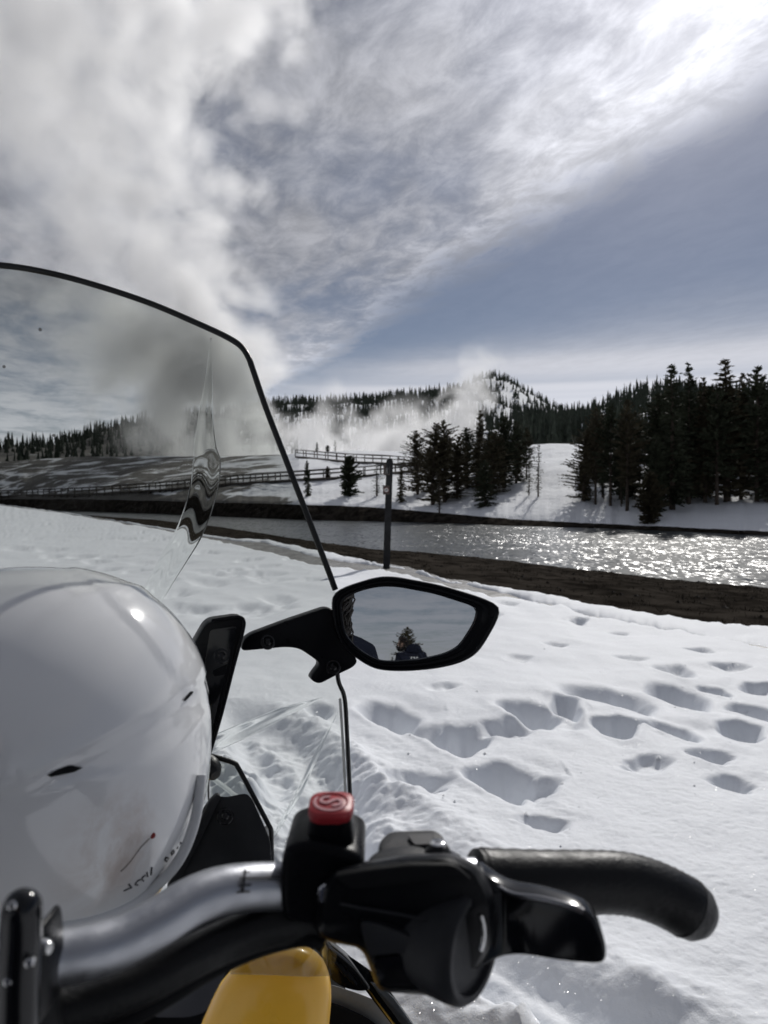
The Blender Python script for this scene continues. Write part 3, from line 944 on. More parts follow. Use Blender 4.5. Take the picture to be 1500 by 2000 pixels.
c, Y, Z = hill('right_hill', [(1000, 815, 560), (1080, 818, 560), (1130, 811, 560), (1170, 800, 560), (1220, 778, 560), (1270, 756, 560), (1300, 760, 560), (1400, 772, 560), (1600, 768, 560), (2000, 750, 560), (2600, 760, 560)], 260, 560, 884, 12, .0)
wood('right_forest', c, Y, Z, 3600, 10.5, 34, lambda px, k, r: r.random() < (1.0 if not (.86 < k < .94 and 1230 < px < 1300) else .1))
# the wall of trees behind the snow gap
c = np.arange(1015., 2000., 6.); Yw = np.stack([c * 0 + 165, c * 0 + 190, c * 0 + 230, c * 0 + 270])
Zw = np.stack([z_at(874 + 0 * c, Yw[0]), z_at(874 + 0 * c, Yw[1]), z_at(872 + 0 * c, Yw[2]), z_at(870 + 0 * c, Yw[3])])
wood('gap_forest', c, Yw, Zw, 1450, 9.0, 35, None, 2.99)

# ------------------------------------------------------------------ boardwalks
def boardwalk(name, label, pts, legs=False):
    """pts: (px, py of the deck)"""
    w3 = []
    for (px, py) in pts:
        p = far_ground(px, py + 3.5); w3.append(p + Vector((0, 0, p.y * 3.5 / FPX)))
    path = cr(w3, 6)
    root = empty(name, w3[0], label=label, cat='boardwalk', group='boardwalks on the far bank')
    deck_w = 1.9
    side = []
    for i, p in enumerate(path):
        t = path[min(i + 1, len(path) - 1)] - path[max(i - 1, 0)]
        side.append(Vector((-t.y, t.x, 0)).normalized() * deck_w / 2)
    V, F = [], []
    for p, s in zip(path, side):
        k = len(V); V += [tuple(p - s), tuple(p + s), tuple(p + s - Vector((0, 0, .28))), tuple(p - s - Vector((0, 0, .28)))]
        if k: F += [(k - 4 + a, k - 4 + (a + 1) % 4, k + (a + 1) % 4, k + a) for a in range(4)]
    mesh('deck', V, F, M_WOOD, root, smooth=False)
    V0, F0 = [], []; box(V0, F0, (0, 0, .5), .13, .13, 1.18)
    pm = bpy.data.meshes.new('post'); pm.from_pydata(V0, [], F0); pm.materials.append(M_WOOD)
    V0, F0 = [], []; box(V0, F0, (0, 0, -1.3), .3, .3, 2.6)
    lm = bpy.data.meshes.new('support_leg'); lm.from_pydata(V0, [], F0); lm.materials.append(M_WOOD)
    for sg in (-1, 1):
        line = [p + s * sg * .95 for p, s in zip(path, side)]
        for hgt, hh in ((1.04, .12), (.56, .12)):
            V, F = [], []
            for a, b in zip(line[:-1], line[1:]): bar(V, F, a + Vector((0, 0, hgt)), b + Vector((0, 0, hgt)), .07, hh)
            mesh('rail', V, F, M_WOOD, root, smooth=False)
        acc = 0; nxt = 0
        for a, b in zip(line[:-1], line[1:]):
            L = (b - a).length
            while nxt < acc + L:
                p = a.lerp(b, (nxt - acc) / L)
                o = bpy.data.objects.new('post', pm); COL.objects.link(o); o.parent = root; o.location = p - root.location
                if legs and sg < 0 and p.x < -22:
                    o = bpy.data.objects.new('support_leg', lm); COL.objects.link(o); o.parent = root; o.location = p - root.location
                nxt += 2.6
            acc += L
    return root


boardwalk('boardwalk', 'long lower wooden boardwalk with rails climbing from the windshield\'s left', [(-420, 970), (-200, 970), (0, 969), (150, 966), (300, 958), (450, 945), (600, 936), (700, 929), (780, 921), (860, 913)], True)
boardwalk('boardwalk', 'shorter upper wooden boardwalk with rails along the crest of the snow', [(585, 892), (650, 897.5), (700, 902), (760, 905), (810, 908), (870, 911)])

# ------------------------------------------------------------------ sign post by the path
M_POST = material("post_wood", (.020, .020, .022), .85, var=.35, vscale=6, bump=.004, bscale=30)
M_SIGN = material("brown_sign", (.055, .035, .028), .6)
M_WHITE = material("sign_white", (.75, .75, .73), .6)
M_PINKRED = material("sign_red", (.24, .09, .08), .6)
gx, gy, _ = G(755, 1102, 0.0)
gx, gy = float(gx), float(gy)
sp = empty('sign_post', (gx, gy, -.05), label='dark wooden post with two small trail signs beside the path', cat='sign post')
hpost = gy * 203 / FPX; wpost = gy * 13.0 / FPX
lean = Vector((.030, 0, 1))
V, F = [], []
for (h_, s_) in ((-.3, 1.05), (0, 1.03), (hpost * .5, 1.0), (hpost - .02, 1.0), (hpost + .035, .55)):
    c_ = Vector((gx, gy, 0)) + lean * h_; k = len(V); a = wpost * s_ / 2
    for (i, j) in ((-1, -1), (1, -1), (1, 1), (-1, 1)): V.append((c_.x + i * a, c_.y + j * a, c_.z))
    if k: F += [(k - 4 + m_, k - 4 + (m_ + 1) % 4, k + (m_ + 1) % 4, k + m_) for m_ in range(4)]
F += [(3, 2, 1, 0), tuple(range(len(V) - 4, len(V)))]
mesh('post', V, F, M_POST, sp, smooth=False)


def sign_plate(px0, py0, px1, py1, lab):
    d = gy - wpost / 2 - .012
    c_ = [P(px0, py1, d), P(px1, py1, d), P(px1, py0, d), P(px0, py0, d)]
    o = plate('sign_plate', round_poly(c_, .01, 3), (0, .012, 0), M_SIGN, sp, .002, 1)
    o['label'] = lab
    ins = [c_[0].lerp(c_[2], .07), c_[1].lerp(c_[3], .07), c_[2].lerp(c_[0], .07), c_[3].lerp(c_[1], .07)]
    V, F = [], []
    for a, b in ((0, 1), (1, 2), (2, 3), (3, 0)):
        pa, pb = ins[a], ins[b]; cc = (ins[0] + ins[2]) / 2
        k = len(V); V += [tuple(pa - Vector((0, .003, 0))), tuple(pb - Vector((0, .003, 0))), tuple(pb.lerp(cc, .1) - Vector((0, .003, 0))), tuple(pa.lerp(cc, .1) - Vector((0, .003, 0)))]
        F.append((k, k + 1, k + 2, k + 3))
    fr = mesh('border', V, F, M_SIGN2, o, smooth=False)
    return o, (c_[0] + c_[2]) / 2 - Vector((0, .005, 0)), (c_[1] - c_[0]).length, (c_[3] - c_[0]).length


M_SIGN2 = material("sign_border", (.16, .13, .12), .6)
o, c_, w_, h_ = sign_plate(749, 908, 762, 928, 'brown sign with a pale walking figure')
V, F = [], []
for (a, b, t_) in (((0, .28), (0, .05), .16), ((0, .05), (-.16, -.33), .09), ((0, .05), (.14, -.33), .09), ((-.02, .2), (-.2, .0), .07), ((.02, .2), (.2, .06), .07), ((0, .42), (0, .34), .16)):
    bar(V, F, c_ + Vector((a[0] * w_, -.001, a[1] * h_)), c_ + Vector((b[0] * w_, -.001, b[1] * h_)), .003, t_ * w_)
mesh('walker_symbol', V, F, M_SIGN3 if 'M_SIGN3' in globals() else material("sign_pale", (.30, .29, .28), .6), o, smooth=False)
o, c_, w_, h_ = sign_plate(748, 948, 761, 966, 'brown sign with a pale red-rimmed disc and a dark bar')
lathe('disc', c_, (0, -1, 0), [(0, 0), (0, w_ * .33), (.004, w_ * .33), (.004, 0)], M_WHITE, o)
lathe('ring', c_ - Vector((0, .001, 0)), (0, -1, 0), [(0, w_ * .30), (.006, w_ * .30), (.006, w_ * .40), (0, w_ * .40)], M_PINKRED, o)
V, F = [], []; box(V, F, c_ - Vector((0, .007, 0)), w_ * .34, .003, h_ * .12)
mesh('dark_bar', V, F, M_POST, o, smooth=False)


# ------------------------------------------------------------------ steam
def steam(name, rows, d0, deep, dens, nscale, seed, soft=.5, amp=1.0, top_fade=None, core=.9, dmax=1e3, lee=1.0, label=None, aniso=.35):
    """a column of steam: its outline by height, a closed hull with a scattering volume in it.  rows: (py, left px, right px)"""
    prof = []
    for (py, l, r) in rows:
        a, b = P(l, py, d0), P(r, py, d0)
        prof.append(((a.z + b.z) / 2, (a.x + b.x) / 2, (b.x - a.x) / 2))
    prof.sort()
    zs = [p[0] for p in prof]; z0, z1 = zs[0], zs[-1]
    loops = []
    for k in range(28):
        z = z0 + (z1 - z0) * k / 27
        cx_ = float(np.interp(z, zs, [p[1] for p in prof])); hw = float(np.interp(z, zs, [p[2] for p in prof])) * 1.12
        loops.append([(cx_ + hw * math.cos(a), d0 + min(deep * hw, dmax * 1.12) * math.sin(a), z) for a in [2 * math.pi * i / 28 for i in range(28)]])
    m = bpy.data.materials.new(name); m.use_nodes = True
    nt = m.node_tree; nt.nodes.clear(); n = NB(nt)
    out = n.new('ShaderNodeOutputMaterial'); sc = n.new('ShaderNodeVolumeScatter')
    sc.inputs['Color'].default_value = (.995, .997, 1.0, 1); sc.inputs['Anisotropy'].default_value = aniso
    pos = n.new('ShaderNodeNewGeometry').outputs['Position']
    x, y, z = n.sep(pos)
    t = n.m('DIVIDE', n.m('SUBTRACT', z, z0), z1 - z0)
    xs = [p[1] for p in prof]; hws = [p[2] for p in prof]
    lo, hi = min(xs), max(xs); top = max(hws)
    cx_ = n.m('ADD', n.m('MULTIPLY', n.curve(t, [((p[0] - z0) / (z1 - z0), (p[1] - lo) / (hi - lo + 1e-6)) for p in prof]), hi - lo), lo)
    hw = n.m('MULTIPLY', n.curve(t, [((p[0] - z0) / (z1 - z0), p[2] / top) for p in prof]), top)
    rx = n.m('DIVIDE', n.m('SUBTRACT', x, cx_), hw); ry = n.m('DIVIDE', n.m('SUBTRACT', y, d0), n.m('MINIMUM', n.m('MULTIPLY', hw, deep), dmax))
    rr = n.m('SQRT', n.m('ADD', n.m('MULTIPLY', rx, rx), n.m('MULTIPLY', ry, ry)))
    v = n.vm('ADD', pos, (seed * 13.1, 0, 0))
    n1 = n.noise(v, nscale, 5.5, .62, .5)
    n2 = n.noise(v, nscale * .33, 2, .5)
    f = n.m('ADD', n.m('MULTIPLY', n.m('SUBTRACT', core, rr), .8), n.m('ADD', n.m('MULTIPLY', n.m('SUBTRACT', n1, .5), 2.1 * amp), n.m('MULTIPLY', n.m('SUBTRACT', n2, .5), 1.3 * amp)))
    vo = n.new('ShaderNodeTexVoronoi', feature='SMOOTH_F1'); nt.links.new(n.vm('ADD', v, n.vm('SCALE', n.com(n1, n2, n1), scale=9.0)), vo.inputs['Vector'])
    vo.inputs['Scale'].default_value = nscale * 1.5; vo.inputs['Smoothness'].default_value = .35
    f = n.m('ADD', f, n.m('MULTIPLY', n.m('SUBTRACT', .48, vo.outputs['Distance']), .75 * amp))      # billows
    dd = n.m('POWER', n.m('MAXIMUM', n.m('MULTIPLY', f, 1.0 / soft), 0.0), 1.35)
    hull = n.ss(rr, 1.10, .86)
    ends = n.m('MULTIPLY', n.ss(t, 0.0, .03), n.ss(t, 1.0, .96 if top_fade is None else top_fade))
    den = n.m('MULTIPLY', n.m('MULTIPLY', n.m('MULTIPLY', dd, hull), ends), dens)
    if lee < 1: den = n.m('MULTIPLY', den, n.ss(rx, -.75, .55, lee, 1.15)); den = n.m('MULTIPLY', den, n.ss(t, .04, .42, 2.6, .95))      # thicker on the side the wind comes from
    nt.links.new(den, sc.inputs['Density']); nt.links.new(sc.outputs[0], out.inputs['Volume'])
    o = loft(name, loops, m, angle=None)
    tag(o, kind='stuff')
    return o


steam('geyser_steam', [(930, 240, 580), (900, 225, 578), (880, 215, 576), (800, 140, 574), (740, 80, 574), (680, 60, 568), (620, 30, 560), (560, 0, 536), (500, -60, 520), (440, -120, 520),
                       (380, -200, 538), (300, -280, 562), (220, -340, 588), (140, -420, 612), (60, -500, 634), (-60, -600, 662), (-200, -700, 700), (-420, -900, 780)],
      175, .8, .19, .070, 1, soft=.8, amp=1.0, aniso=.6, core=1.0, dmax=12.5, lee=.36)
steam('vent_steam', [(905, 540, 700), (880, 540, 705), (850, 545, 712), (820, 565, 712), (790, 600, 705), (760, 625, 695), (735, 630, 690), (700, 640, 695)],
      170, .5, .42, .11, 2, soft=1.0, amp=1.15, top_fade=.35, aniso=.45, core=1.05)
steam('vent_steam', [(905, 640, 850), (880, 640, 860), (850, 660, 860), (820, 690, 860), (790, 720, 860), (760, 745, 850)],
      185, .5, .40, .11, 3, soft=1.0, amp=1.15, top_fade=.35, aniso=.45, core=1.05)
steam('vent_steam', [(905, 760, 915), (880, 765, 930), (850, 775, 945), (820, 800, 960), (790, 830, 970), (760, 860, 980), (730, 885, 990), (690, 890, 1000), (650, 890, 1010)],
      190, .5, .42, .11, 4, soft=1.0, amp=1.15, top_fade=.40, aniso=.45, core=1.02)
steam('vent_steam', [(910, 520, 920), (890, 525, 930), (870, 540, 935), (850, 560, 930), (830, 590, 900), (812, 620, 860)],
      205, .25, .30, .11, 5, soft=.9, amp=1.0, top_fade=.3, aniso=.45, core=1.0)

# ------------------------------------------------------------------ the snowmobile
M_BLK = material("black_plastic", (.004, .0044, .006), .34, spec=.10, bump=.00012, bscale=900, rvar=.08, vscale=30)
M_BLKM = material("matte_black_plastic", (.006, .0064, .0075), .6, spec=.10, bump=.0002, bscale=700, var=.2, vscale=20)
M_GLOSS = material("gloss_black", (.004, .0045, .006), .14, spec=.4)
M_RUB = material("rubber", (.006, .0062, .007), .40, spec=.30, bump=.0004, bscale=420, rvar=.1, vscale=40)
M_GREYP = material("dark_grey_plastic", (.017, .018, .021), .5, spec=.25, bump=.0002, bscale=800, var=.25, vscale=14, rvar=.1)
M_ALU = material("brushed_aluminium", (.42, .43, .46), .40, metal=1.0, bump=.00008, bscale=500, rvar=.06, vscale=60)
M_STEEL = material("polished_steel", (.62, .62, .62), .14, metal=1.0)
M_YEL = material("yellow_plastic", (.86, .54, .06), .34, coat=.35, var=.06, vscale=9, rvar=.08)
M_BODY = material("grey_body", (.20, .205, .20), .55, var=.12, vscale=9, bump=.0004, bscale=160)
M_RED = material("red_rubber", (.34, .020, .028), .45, var=.12, vscale=60)
M_PINK = material("worn_print", (.52, .26, .28), .5)
M_INK = material("black_ink", (.02, .02, .025), .6)
SLED = Vector((-.33, .944, 0)).normalized()
UP = Vector((0, 0, 1))


def pix(pts, d):
    """outline points; each may carry its own distance"""
    return [P(p[0], p[1], p[2] if len(p) > 2 else d) for p in pts]


sled = empty('snowmobile', (-.35, 1.2, 0), label='yellow and black snowmobile with clear windshield, side mirror and silver handlebar', cat='snowmobile')


def clear_material(name, refr=False):
    m = bpy.data.materials.new(name); m.use_nodes = True
    nt = m.node_tree; nt.nodes.clear(); n = NB(nt)
    out = n.new('ShaderNodeOutputMaterial')
    t = n.new('ShaderNodeTexCoord').outputs['Object']
    x, y, z = n.sep(t)
    if refr:
        g = n.new('ShaderNodeBsdfRefraction'); g.inputs['IOR'].default_value = 1.13; g.inputs['Roughness'].default_value = 0.0
        g.inputs['Color'].default_value = (.985, .99, .985, 1)
        tr_ = n.new('ShaderNodeBsdfGlossy'); tr_.inputs['Roughness'].default_value = .05
        lw = n.new('ShaderNodeLayerWeight'); lw.inputs[0].default_value = .06
        mx = n.new('ShaderNodeMixShader')
        nt.links.new(lw.outputs['Fresnel'], mx.inputs[0]); nt.links.new(g.outputs[0], mx.inputs[1]); nt.links.new(tr_.outputs[0], mx.inputs[2])
        nt.links.new(mx.outputs[0], out.inputs[0])
        return m
    # smoke tint, deeper towards the top edge
    tint = n.ss(z, .98, 1.36)
    col = n.mix(tint, (.83, .845, .83, 1), (.60, .62, .60, 1))
    tb = n.new('ShaderNodeBsdfTransparent'); nt.links.new(col, tb.inputs[0])
    gl = n.new('ShaderNodeBsdfGlossy'); gl.inputs['Roughness'].default_value = .03; gl.inputs['Color'].default_value = (.9, .9, .9, 1)
    bp = n.new('ShaderNodeBump'); bp.inputs['Distance'].default_value = .0015; nt.links.new(n.noise(t, 9, 3, .5), bp.inputs['Height']); nt.links.new(bp.outputs[0], gl.inputs['Normal'])
    lw = n.new('ShaderNodeLayerWeight'); lw.inputs[0].default_value = .08
    mx = n.new('ShaderNodeMixShader')
    nt.links.new(n.m('MULTIPLY', lw.outputs['Fresnel'], .35), mx.inputs[0]); nt.links.new(tb.outputs[0], mx.inputs[1]); nt.links.new(gl.outputs[0], mx.inputs[2])
    # dried mud flecks, drops and a faint film of dust
    df = n.new('ShaderNodeBsdfDiffuse'); df.inputs[0].default_value = (.13, .12, .11, 1)
    vo = n.new('ShaderNodeTexVoronoi', feature='F1'); nt.links.new(t, vo.inputs['Vector']); vo.inputs['Scale'].default_value = 34.0
    cr_, cg_, cb_ = n.sep(vo.outputs['Color'])
    fleck = n.m('MULTIPLY', n.ss(vo.outputs['Distance'], .085, .06), n.m('GREATER_THAN', cr_, .86))
    df2 = n.new('ShaderNodeBsdfDiffuse'); df2.inputs[0].default_value = (.55, .55, .52, 1)
    film = n.m('MULTIPLY', n.ss(n.noise(t, 7, 6, .65), .45, .75), n.ss(z, 1.12, .98, .03, .17))
    m2 = n.new('ShaderNodeMixShader'); nt.links.new(film, m2.inputs[0]); nt.links.new(mx.outputs[0], m2.inputs[1]); nt.links.new(df2.outputs[0], m2.inputs[2])
    m3 = n.new('ShaderNodeMixShader'); nt.links.new(n.m('MULTIPLY', fleck, .8), m3.inputs[0]); nt.links.new(m2.outputs[0], m3.inputs[1]); nt.links.new(df.outputs[0], m3.inputs[2])
    nt.links.new(m3.outputs[0], out.inputs[0])
    return m


M_CLEAR = clear_material("clear_polycarbonate")
M_FOLD = clear_material("polycarbonate_fold", True)


def ws_d(px, py):
    return float(np.interp(px, [-450, -200, 100, 300, 400, 500, 660, 720], [.62, .74, .85, .865, .855, .825, .785, .78])) + (py - 1100) / 1000 * .10


TOPE = [(-450, 560), (-300, 528), (-150, 513), (0, 518), (100, 534), (200, 561), (300, 595), (400, 638), (448, 661), (472, 678), (486, 700), (494, 722)]
RIGHTE = [(494, 722), (520, 798), (560, 902), (600, 1006), (640, 1111), (655, 1152), (657, 1250), (660, 1325), (673, 1364), (678, 1440), (684, 1560), (688, 1640), (684, 1750), (655, 1880), (648, 1906)]
top3 = cr(pix([(a, b, ws_d(a, b)) for a, b in TOPE], 0), 5)
rt = cr([Vector((a, b, 0)) for a, b in RIGHTE], 4)
tl = [Vector((a, b, 0)) for a, b in TOPE]
nT = 40
tops = resample(cr(tl, 6) + [], 10)
# a Coons-like sheet: columns follow the top edge, rows run down to the lower edge, the last column is the right edge
Lc = cr(tl, 6)
acc = [0]
for a, b in zip(Lc[:-1], Lc[1:]): acc.append(acc[-1] + (b - a).length)
Rr = rt; racc = [0]
for a, b in zip(Rr[:-1], Rr[1:]): racc.append(racc[-1] + (b - a).length)
nU, nV = 56, 60
V, F = [], []
for i in range(nU + 1):
    s = i / nU
    tx = np.interp(s * acc[-1], acc, [p.x for p in Lc]); ty = np.interp(s * acc[-1], acc, [p.y for p in Lc])
    for j in range(nV + 1):
        t = j / nV
        rx_ = np.interp(t * racc[-1], racc, [p.x for p in Rr]); ry_ = np.interp(t * racc[-1], racc, [p.y for p in Rr])
        lx_, ly_ = -450 + 40 * t, 560 + (1880 - 560) * t
        r0 = Rr[0]; l0 = Vector((-450, 560, 0))
        bx0, by0 = -410 + (648 + 410) * s, 1880 + 26 * s
        # bilinearly blended
        px = (1 - t) * tx + t * bx0 + (1 - s) * lx_ + s * rx_ - ((1 - s) * (1 - t) * l0.x + s * (1 - t) * r0.x + (1 - s) * t * -410 + s * t * 648)
        py = (1 - t) * ty + t * by0 + (1 - s) * ly_ + s * ry_ - ((1 - s) * (1 - t) * l0.y + s * (1 - t) * r0.y + (1 - s) * t * 1880 + s * t * 1906)
        V.append(P(px, py, ws_d(px, py)))
for i in range(nU):
    for j in range(nV):
        a = i * (nV + 1) + j; F.append((a, a + nV + 1, a + nV + 2, a + 1))
ws = mesh('windshield', V, F, M_CLEAR, sled)
ws['label'] = 'clear smoked windshield with a black edge'
et = [(a, b) for a, b in TOPE] + RIGHTE[1:6]
tube('edge_trim', cr(pix([(a, b, ws_d(a, b) - .001) for a, b in et], 0), 6), .0034, M_RUB, ws, 10)
# the bare cut edge lower down, dark where one looks along the sheet
tube('cut_edge', cr(pix([(a, b, ws_d(a, b) - .001) for a, b in RIGHTE[6:13]], 0), 5), .0026, M_GLOSS, ws, 8)
tube('glare_line', cr(pix([(a - 9, b, ws_d(a, b) - .0005) for a, b in RIGHTE[8:13]], 0), 5), .0016, material('edge_glare', (.55, .56, .55), .25), ws, 8)  # pale tube: glare along the cut edge, put into colour


def fold(name, pts, w, thick, bulge=1.0):
    """a rounded fold in the sheet: bent plastic that works as a weak lens"""
    loops = []
    c = cr(pix([(a, b, ws_d(a, b) - .004) for a, b, _ in pts], 0), 8)
    ww = np.interp(np.linspace(0, 1, len(c)), np.linspace(0, 1, len(pts)), [p[2] for p in pts])
    for i, p in enumerate(c):
        t = (c[min(i + 1, len(c) - 1)] - c[max(i - 1, 0)]).normalized(); v = (p - CAMV).normalized()
        s = t.cross(v).normalized(); w_ = ww[i] * w * (p - CAMV).length / FPX
        th = thick * min(1, ww[i] * ww[i])
        us = [-1 + k / 9 for k in range(19)]
        front = [p + s * w_ * u - v * (.00005 + th * (math.cos(math.pi * u / 2) ** 2)) for u in us]
        loops.append(front + [p + s * w_ * u for u in reversed(us)])
    return loft(name, loops, M_FOLD, ws, angle=None)


fold('fold', [(412, 660, .02), (408, 740, .25), (402, 810, .5), (400, 870, .8), (404, 905, 1.0), (396, 965, 1.0), (372, 1035, .95), (340, 1090, .9), (305, 1150, .8), (270, 1215, .8)], 26, .0034)
fold('fold', [(400, 1460, 1), (480, 1425, .9), (550, 1393, .7), (600, 1374, .3), (630, 1362, .03)], 15, .0024)
fold('fold', [(660, 1390, .03), (620, 1470, .8), (585, 1545, .9), (545, 1615, .6), (525, 1655, .03)], 6, .0015)

# ---- mirror
MC = P(810, 1220, .76)
d_in = (MC - CAMV).normalized(); d_out = Vector((.15, -1, math.tan(R(4.0)))).normalized()
MN = (d_out - d_in).normalized()


def on_plane(px, py, off=0.0):
    r = (P(px, py, 1) - CAMV).normalized(); c0 = MC + MN * off
    return CAMV + r * ((c0 - CAMV).dot(MN) / r.dot(MN))


def radial(outline, c, n):
    """star-shaped pixel outline, sampled at n even angles"""
    L = [Vector((a, b, 0)) for a, b in outline]; out = []
    for k in range(n):
        a = 2 * math.pi * k / n; dx_, dy_ = math.cos(a), math.sin(a); best = None
        for i in range(len(L)):
            p, q_ = L[i], L[(i + 1) % len(L)]; ex, ey = q_.x - p.x, q_.y - p.y
            den = dx_ * ey - dy_ * ex
            if abs(den) < 1e-9: continue
            t = ((p.x - c[0]) * ey - (p.y - c[1]) * ex) / den; u = ((p.x - c[0]) * dy_ - (p.y - c[1]) * dx_) / den
            if t > 0 and -1e-6 <= u <= 1 + 1e-6 and (best is None or t > best): best = t
        out.append((c[0] + dx_ * best, c[1] + dy_ * best))
    return out


def smooth_px(pts, r):
    return [(p.x, p.y) for p in round_poly([Vector((a, b, 0)) for a, b in pts], r, 5)]


OUT_M = smooth_px([(646, 1165), (668, 1147), (735, 1126), (770, 1125), (860, 1142), (940, 1166), (979, 1184), (972, 1214), (935, 1276), (900, 1296), (850, 1307), (790, 1312), (733, 1309), (690, 1283), (662, 1250), (650, 1210)], 24)
IN_M = smooth_px([(667, 1172), (700, 1155), (738, 1146), (775, 1146), (850, 1160), (934, 1187), (928, 1215), (898, 1262), (870, 1277), (820, 1288), (765, 1292), (738, 1290), (700, 1268), (674, 1240), (668, 1200)], 18)
NM = 96; mc = (805, 1220)
ro, ri = radial(OUT_M, mc, NM), radial(IN_M, mc, NM)
lerp2 = lambda a, b, t: (a[0] + (b[0] - a[0]) * t, a[1] + (b[1] - a[1]) * t)


def mloop(src, off, sc=1.0):
    c = on_plane(mc[0], mc[1], off)
    return [c + (on_plane(a, b, 0) + MN * off - c) * sc for a, b in src]


loops = [mloop(ri, -.0035), mloop(ri, .0025), mloop([lerp2(a, b, .22) for a, b in zip(ri, ro)], .0040), mloop([lerp2(a, b, .35) for a, b in zip(ri, ro)], .0015),
         mloop([lerp2(a, b, .55) for a, b in zip(ri, ro)], .0015), mloop([lerp2(a, b, .75) for a, b in zip(ri, ro)], .0045), mloop([lerp2(a, b, .93) for a, b in zip(ri, ro)], .0035),
         mloop(ro, -.001), mloop(ro, -.008, 1.0), mloop(ro, -.022, .95), mloop(ro, -.036, .78), mloop(ro, -.044, .5)]
mir = empty('mirror', MC); mir.parent = sled; mir.matrix_parent_inverse = Matrix.Translation(-sled.location)
mir['label'] = 'black side mirror'
_oldlink = link_mesh


def link_abs(o, parent, loc):
    o.parent = parent; o.matrix_parent_inverse = Matrix.Translation(-Vector(loc))
    return o


mh = loft('mirror_housing', loops, M_BLK, None, cap0=False, angle=40); link_abs(mh, mir, MC)
m = bpy.data.materials.new("mirror_silver"); m.use_nodes = True
nt = m.node_tree; nt.nodes.clear(); n = NB(nt)
gl = n.new('ShaderNodeBsdfGlossy'); gl.inputs['Roughness'].default_value = 0.0; gl.inputs['Color'].default_value = (.42, .44, .46, 1)
dfb = n.new('ShaderNodeBsdfDiffuse'); dfb.inputs[0].default_value = (.30, .31, .31, 1)
t_ = n.new('ShaderNodeTexCoord').outputs['Object']
mx = n.new('ShaderNodeMixShader'); nt.links.new(n.ss(n.noise(t_, 60, 6, .7), .55, .85, 0, .10), mx.inputs[0])
nt.links.new(gl.outputs[0], mx.inputs[1]); nt.links.new(dfb.outputs[0], mx.inputs[2])
nt.links.new(mx.outputs[0], n.new('ShaderNodeOutputMaterial').inputs[0])
V = [on_plane(a, b, -.003) for a, b in ri]
V = [MC + (v - MC) * 1.01 for v in V]
mg = mesh('mirror_glass', V, [tuple(range(NM))], m, None, smooth=False)
link_abs(mg, mir, MC)
ARM = round_poly(pix([(470, 1272), (476, 1250), (490, 1239), (560, 1213), (640, 1186), (668, 1200), (676, 1255), (700, 1292), (690, 1304), (660, 1318), (624, 1337), (608, 1329), (608, 1322), (627, 1297), (612, 1285), (585, 1267), (560, 1264)], .772), .006, 4)
arm = plate('mirror_arm', ARM, SLED * .016, M_BLK, None, .002, 2); link_abs(arm, mir, MC)


def screw(px, py, d, r, parent, mat=None, ax=None):
    ax = ax or (CAMV - P(px, py, d)).normalized()
    rr = r * d / FPX
    o = lathe('screw', P(px, py, d), ax, [(-.004, rr), (.001, rr), (.0016, rr * .92), (.0016, rr * .72), (-.0006, rr * .66), (-.0006, rr * .5), (.0018, rr * .46), (.0028, rr * .3), (.0028, rr * .16), (.0006, rr * .14), (.0006, 0)], mat or M_GLOSS, None, 20)
    link_abs(o, parent, MC if parent is mir else (sled.location if parent is sled else (0, 0, 0)))
    return o


s1_ = screw(523, 1254, .7715, 15, mir); s2_ = screw(651, 1303, .7715, 15, mir)

# ---- strut that carries the windshield
br = plate('windshield_strut', round_poly(pix([(371, 1272), (400, 1222), (413, 1213), (464, 1206), (477, 1209), (476, 1232), (456, 1310), (430, 1405), (407, 1482), (396, 1478), (385, 1380)], .735), .005, 3), SLED * .03, M_BLK, sled, .0022, 2)
plate('strut_face', round_poly(pix([(410, 1230), (463, 1222), (452, 1300), (428, 1396), (404, 1470), (398, 1440), (394, 1340)], .7335), .004, 3), SLED * .004, M_GLOSS, sled, .001, 2)
tube('strut_edge', cr(pix([(414, 1212), (462, 1205), (476, 1212), (474, 1236), (455, 1308), (432, 1398), (408, 1478)], .733), 5), .0017, M_BLK, sled, 8)
screw(433, 1281, .733, 15, sled)
plate('strut_pocket', round_poly(pix([(414, 1310), (446, 1296), (440, 1318), (418, 1322)], .7325), .002, 3), SLED * .002, M_BLK, sled, .0006, 1)
lathe('rubber_grommet', P(408, 1497, .735), (.6, -.6, -.4), [(-.012, .009), (0, .0115), (.008, .0105), (.014, .006), (.0145, 0)], M_RUB, sled)
# small clear tab and its chrome-like cut edges behind the helmet
plate('clear_tab', pix([(412, 1478), (462, 1492), (500, 1560), (480, 1566), (412, 1560)], .745), SLED * .003, M_CLEAR, sled)
tube('tab_edge', pix([(409, 1514), (407, 1540), (408, 1562)], .742), .0016, M_STEEL, sled, 8)
fold('fold', [(415, 1520, 1), (440, 1538, 1), (462, 1556, 1)], 4, .002)

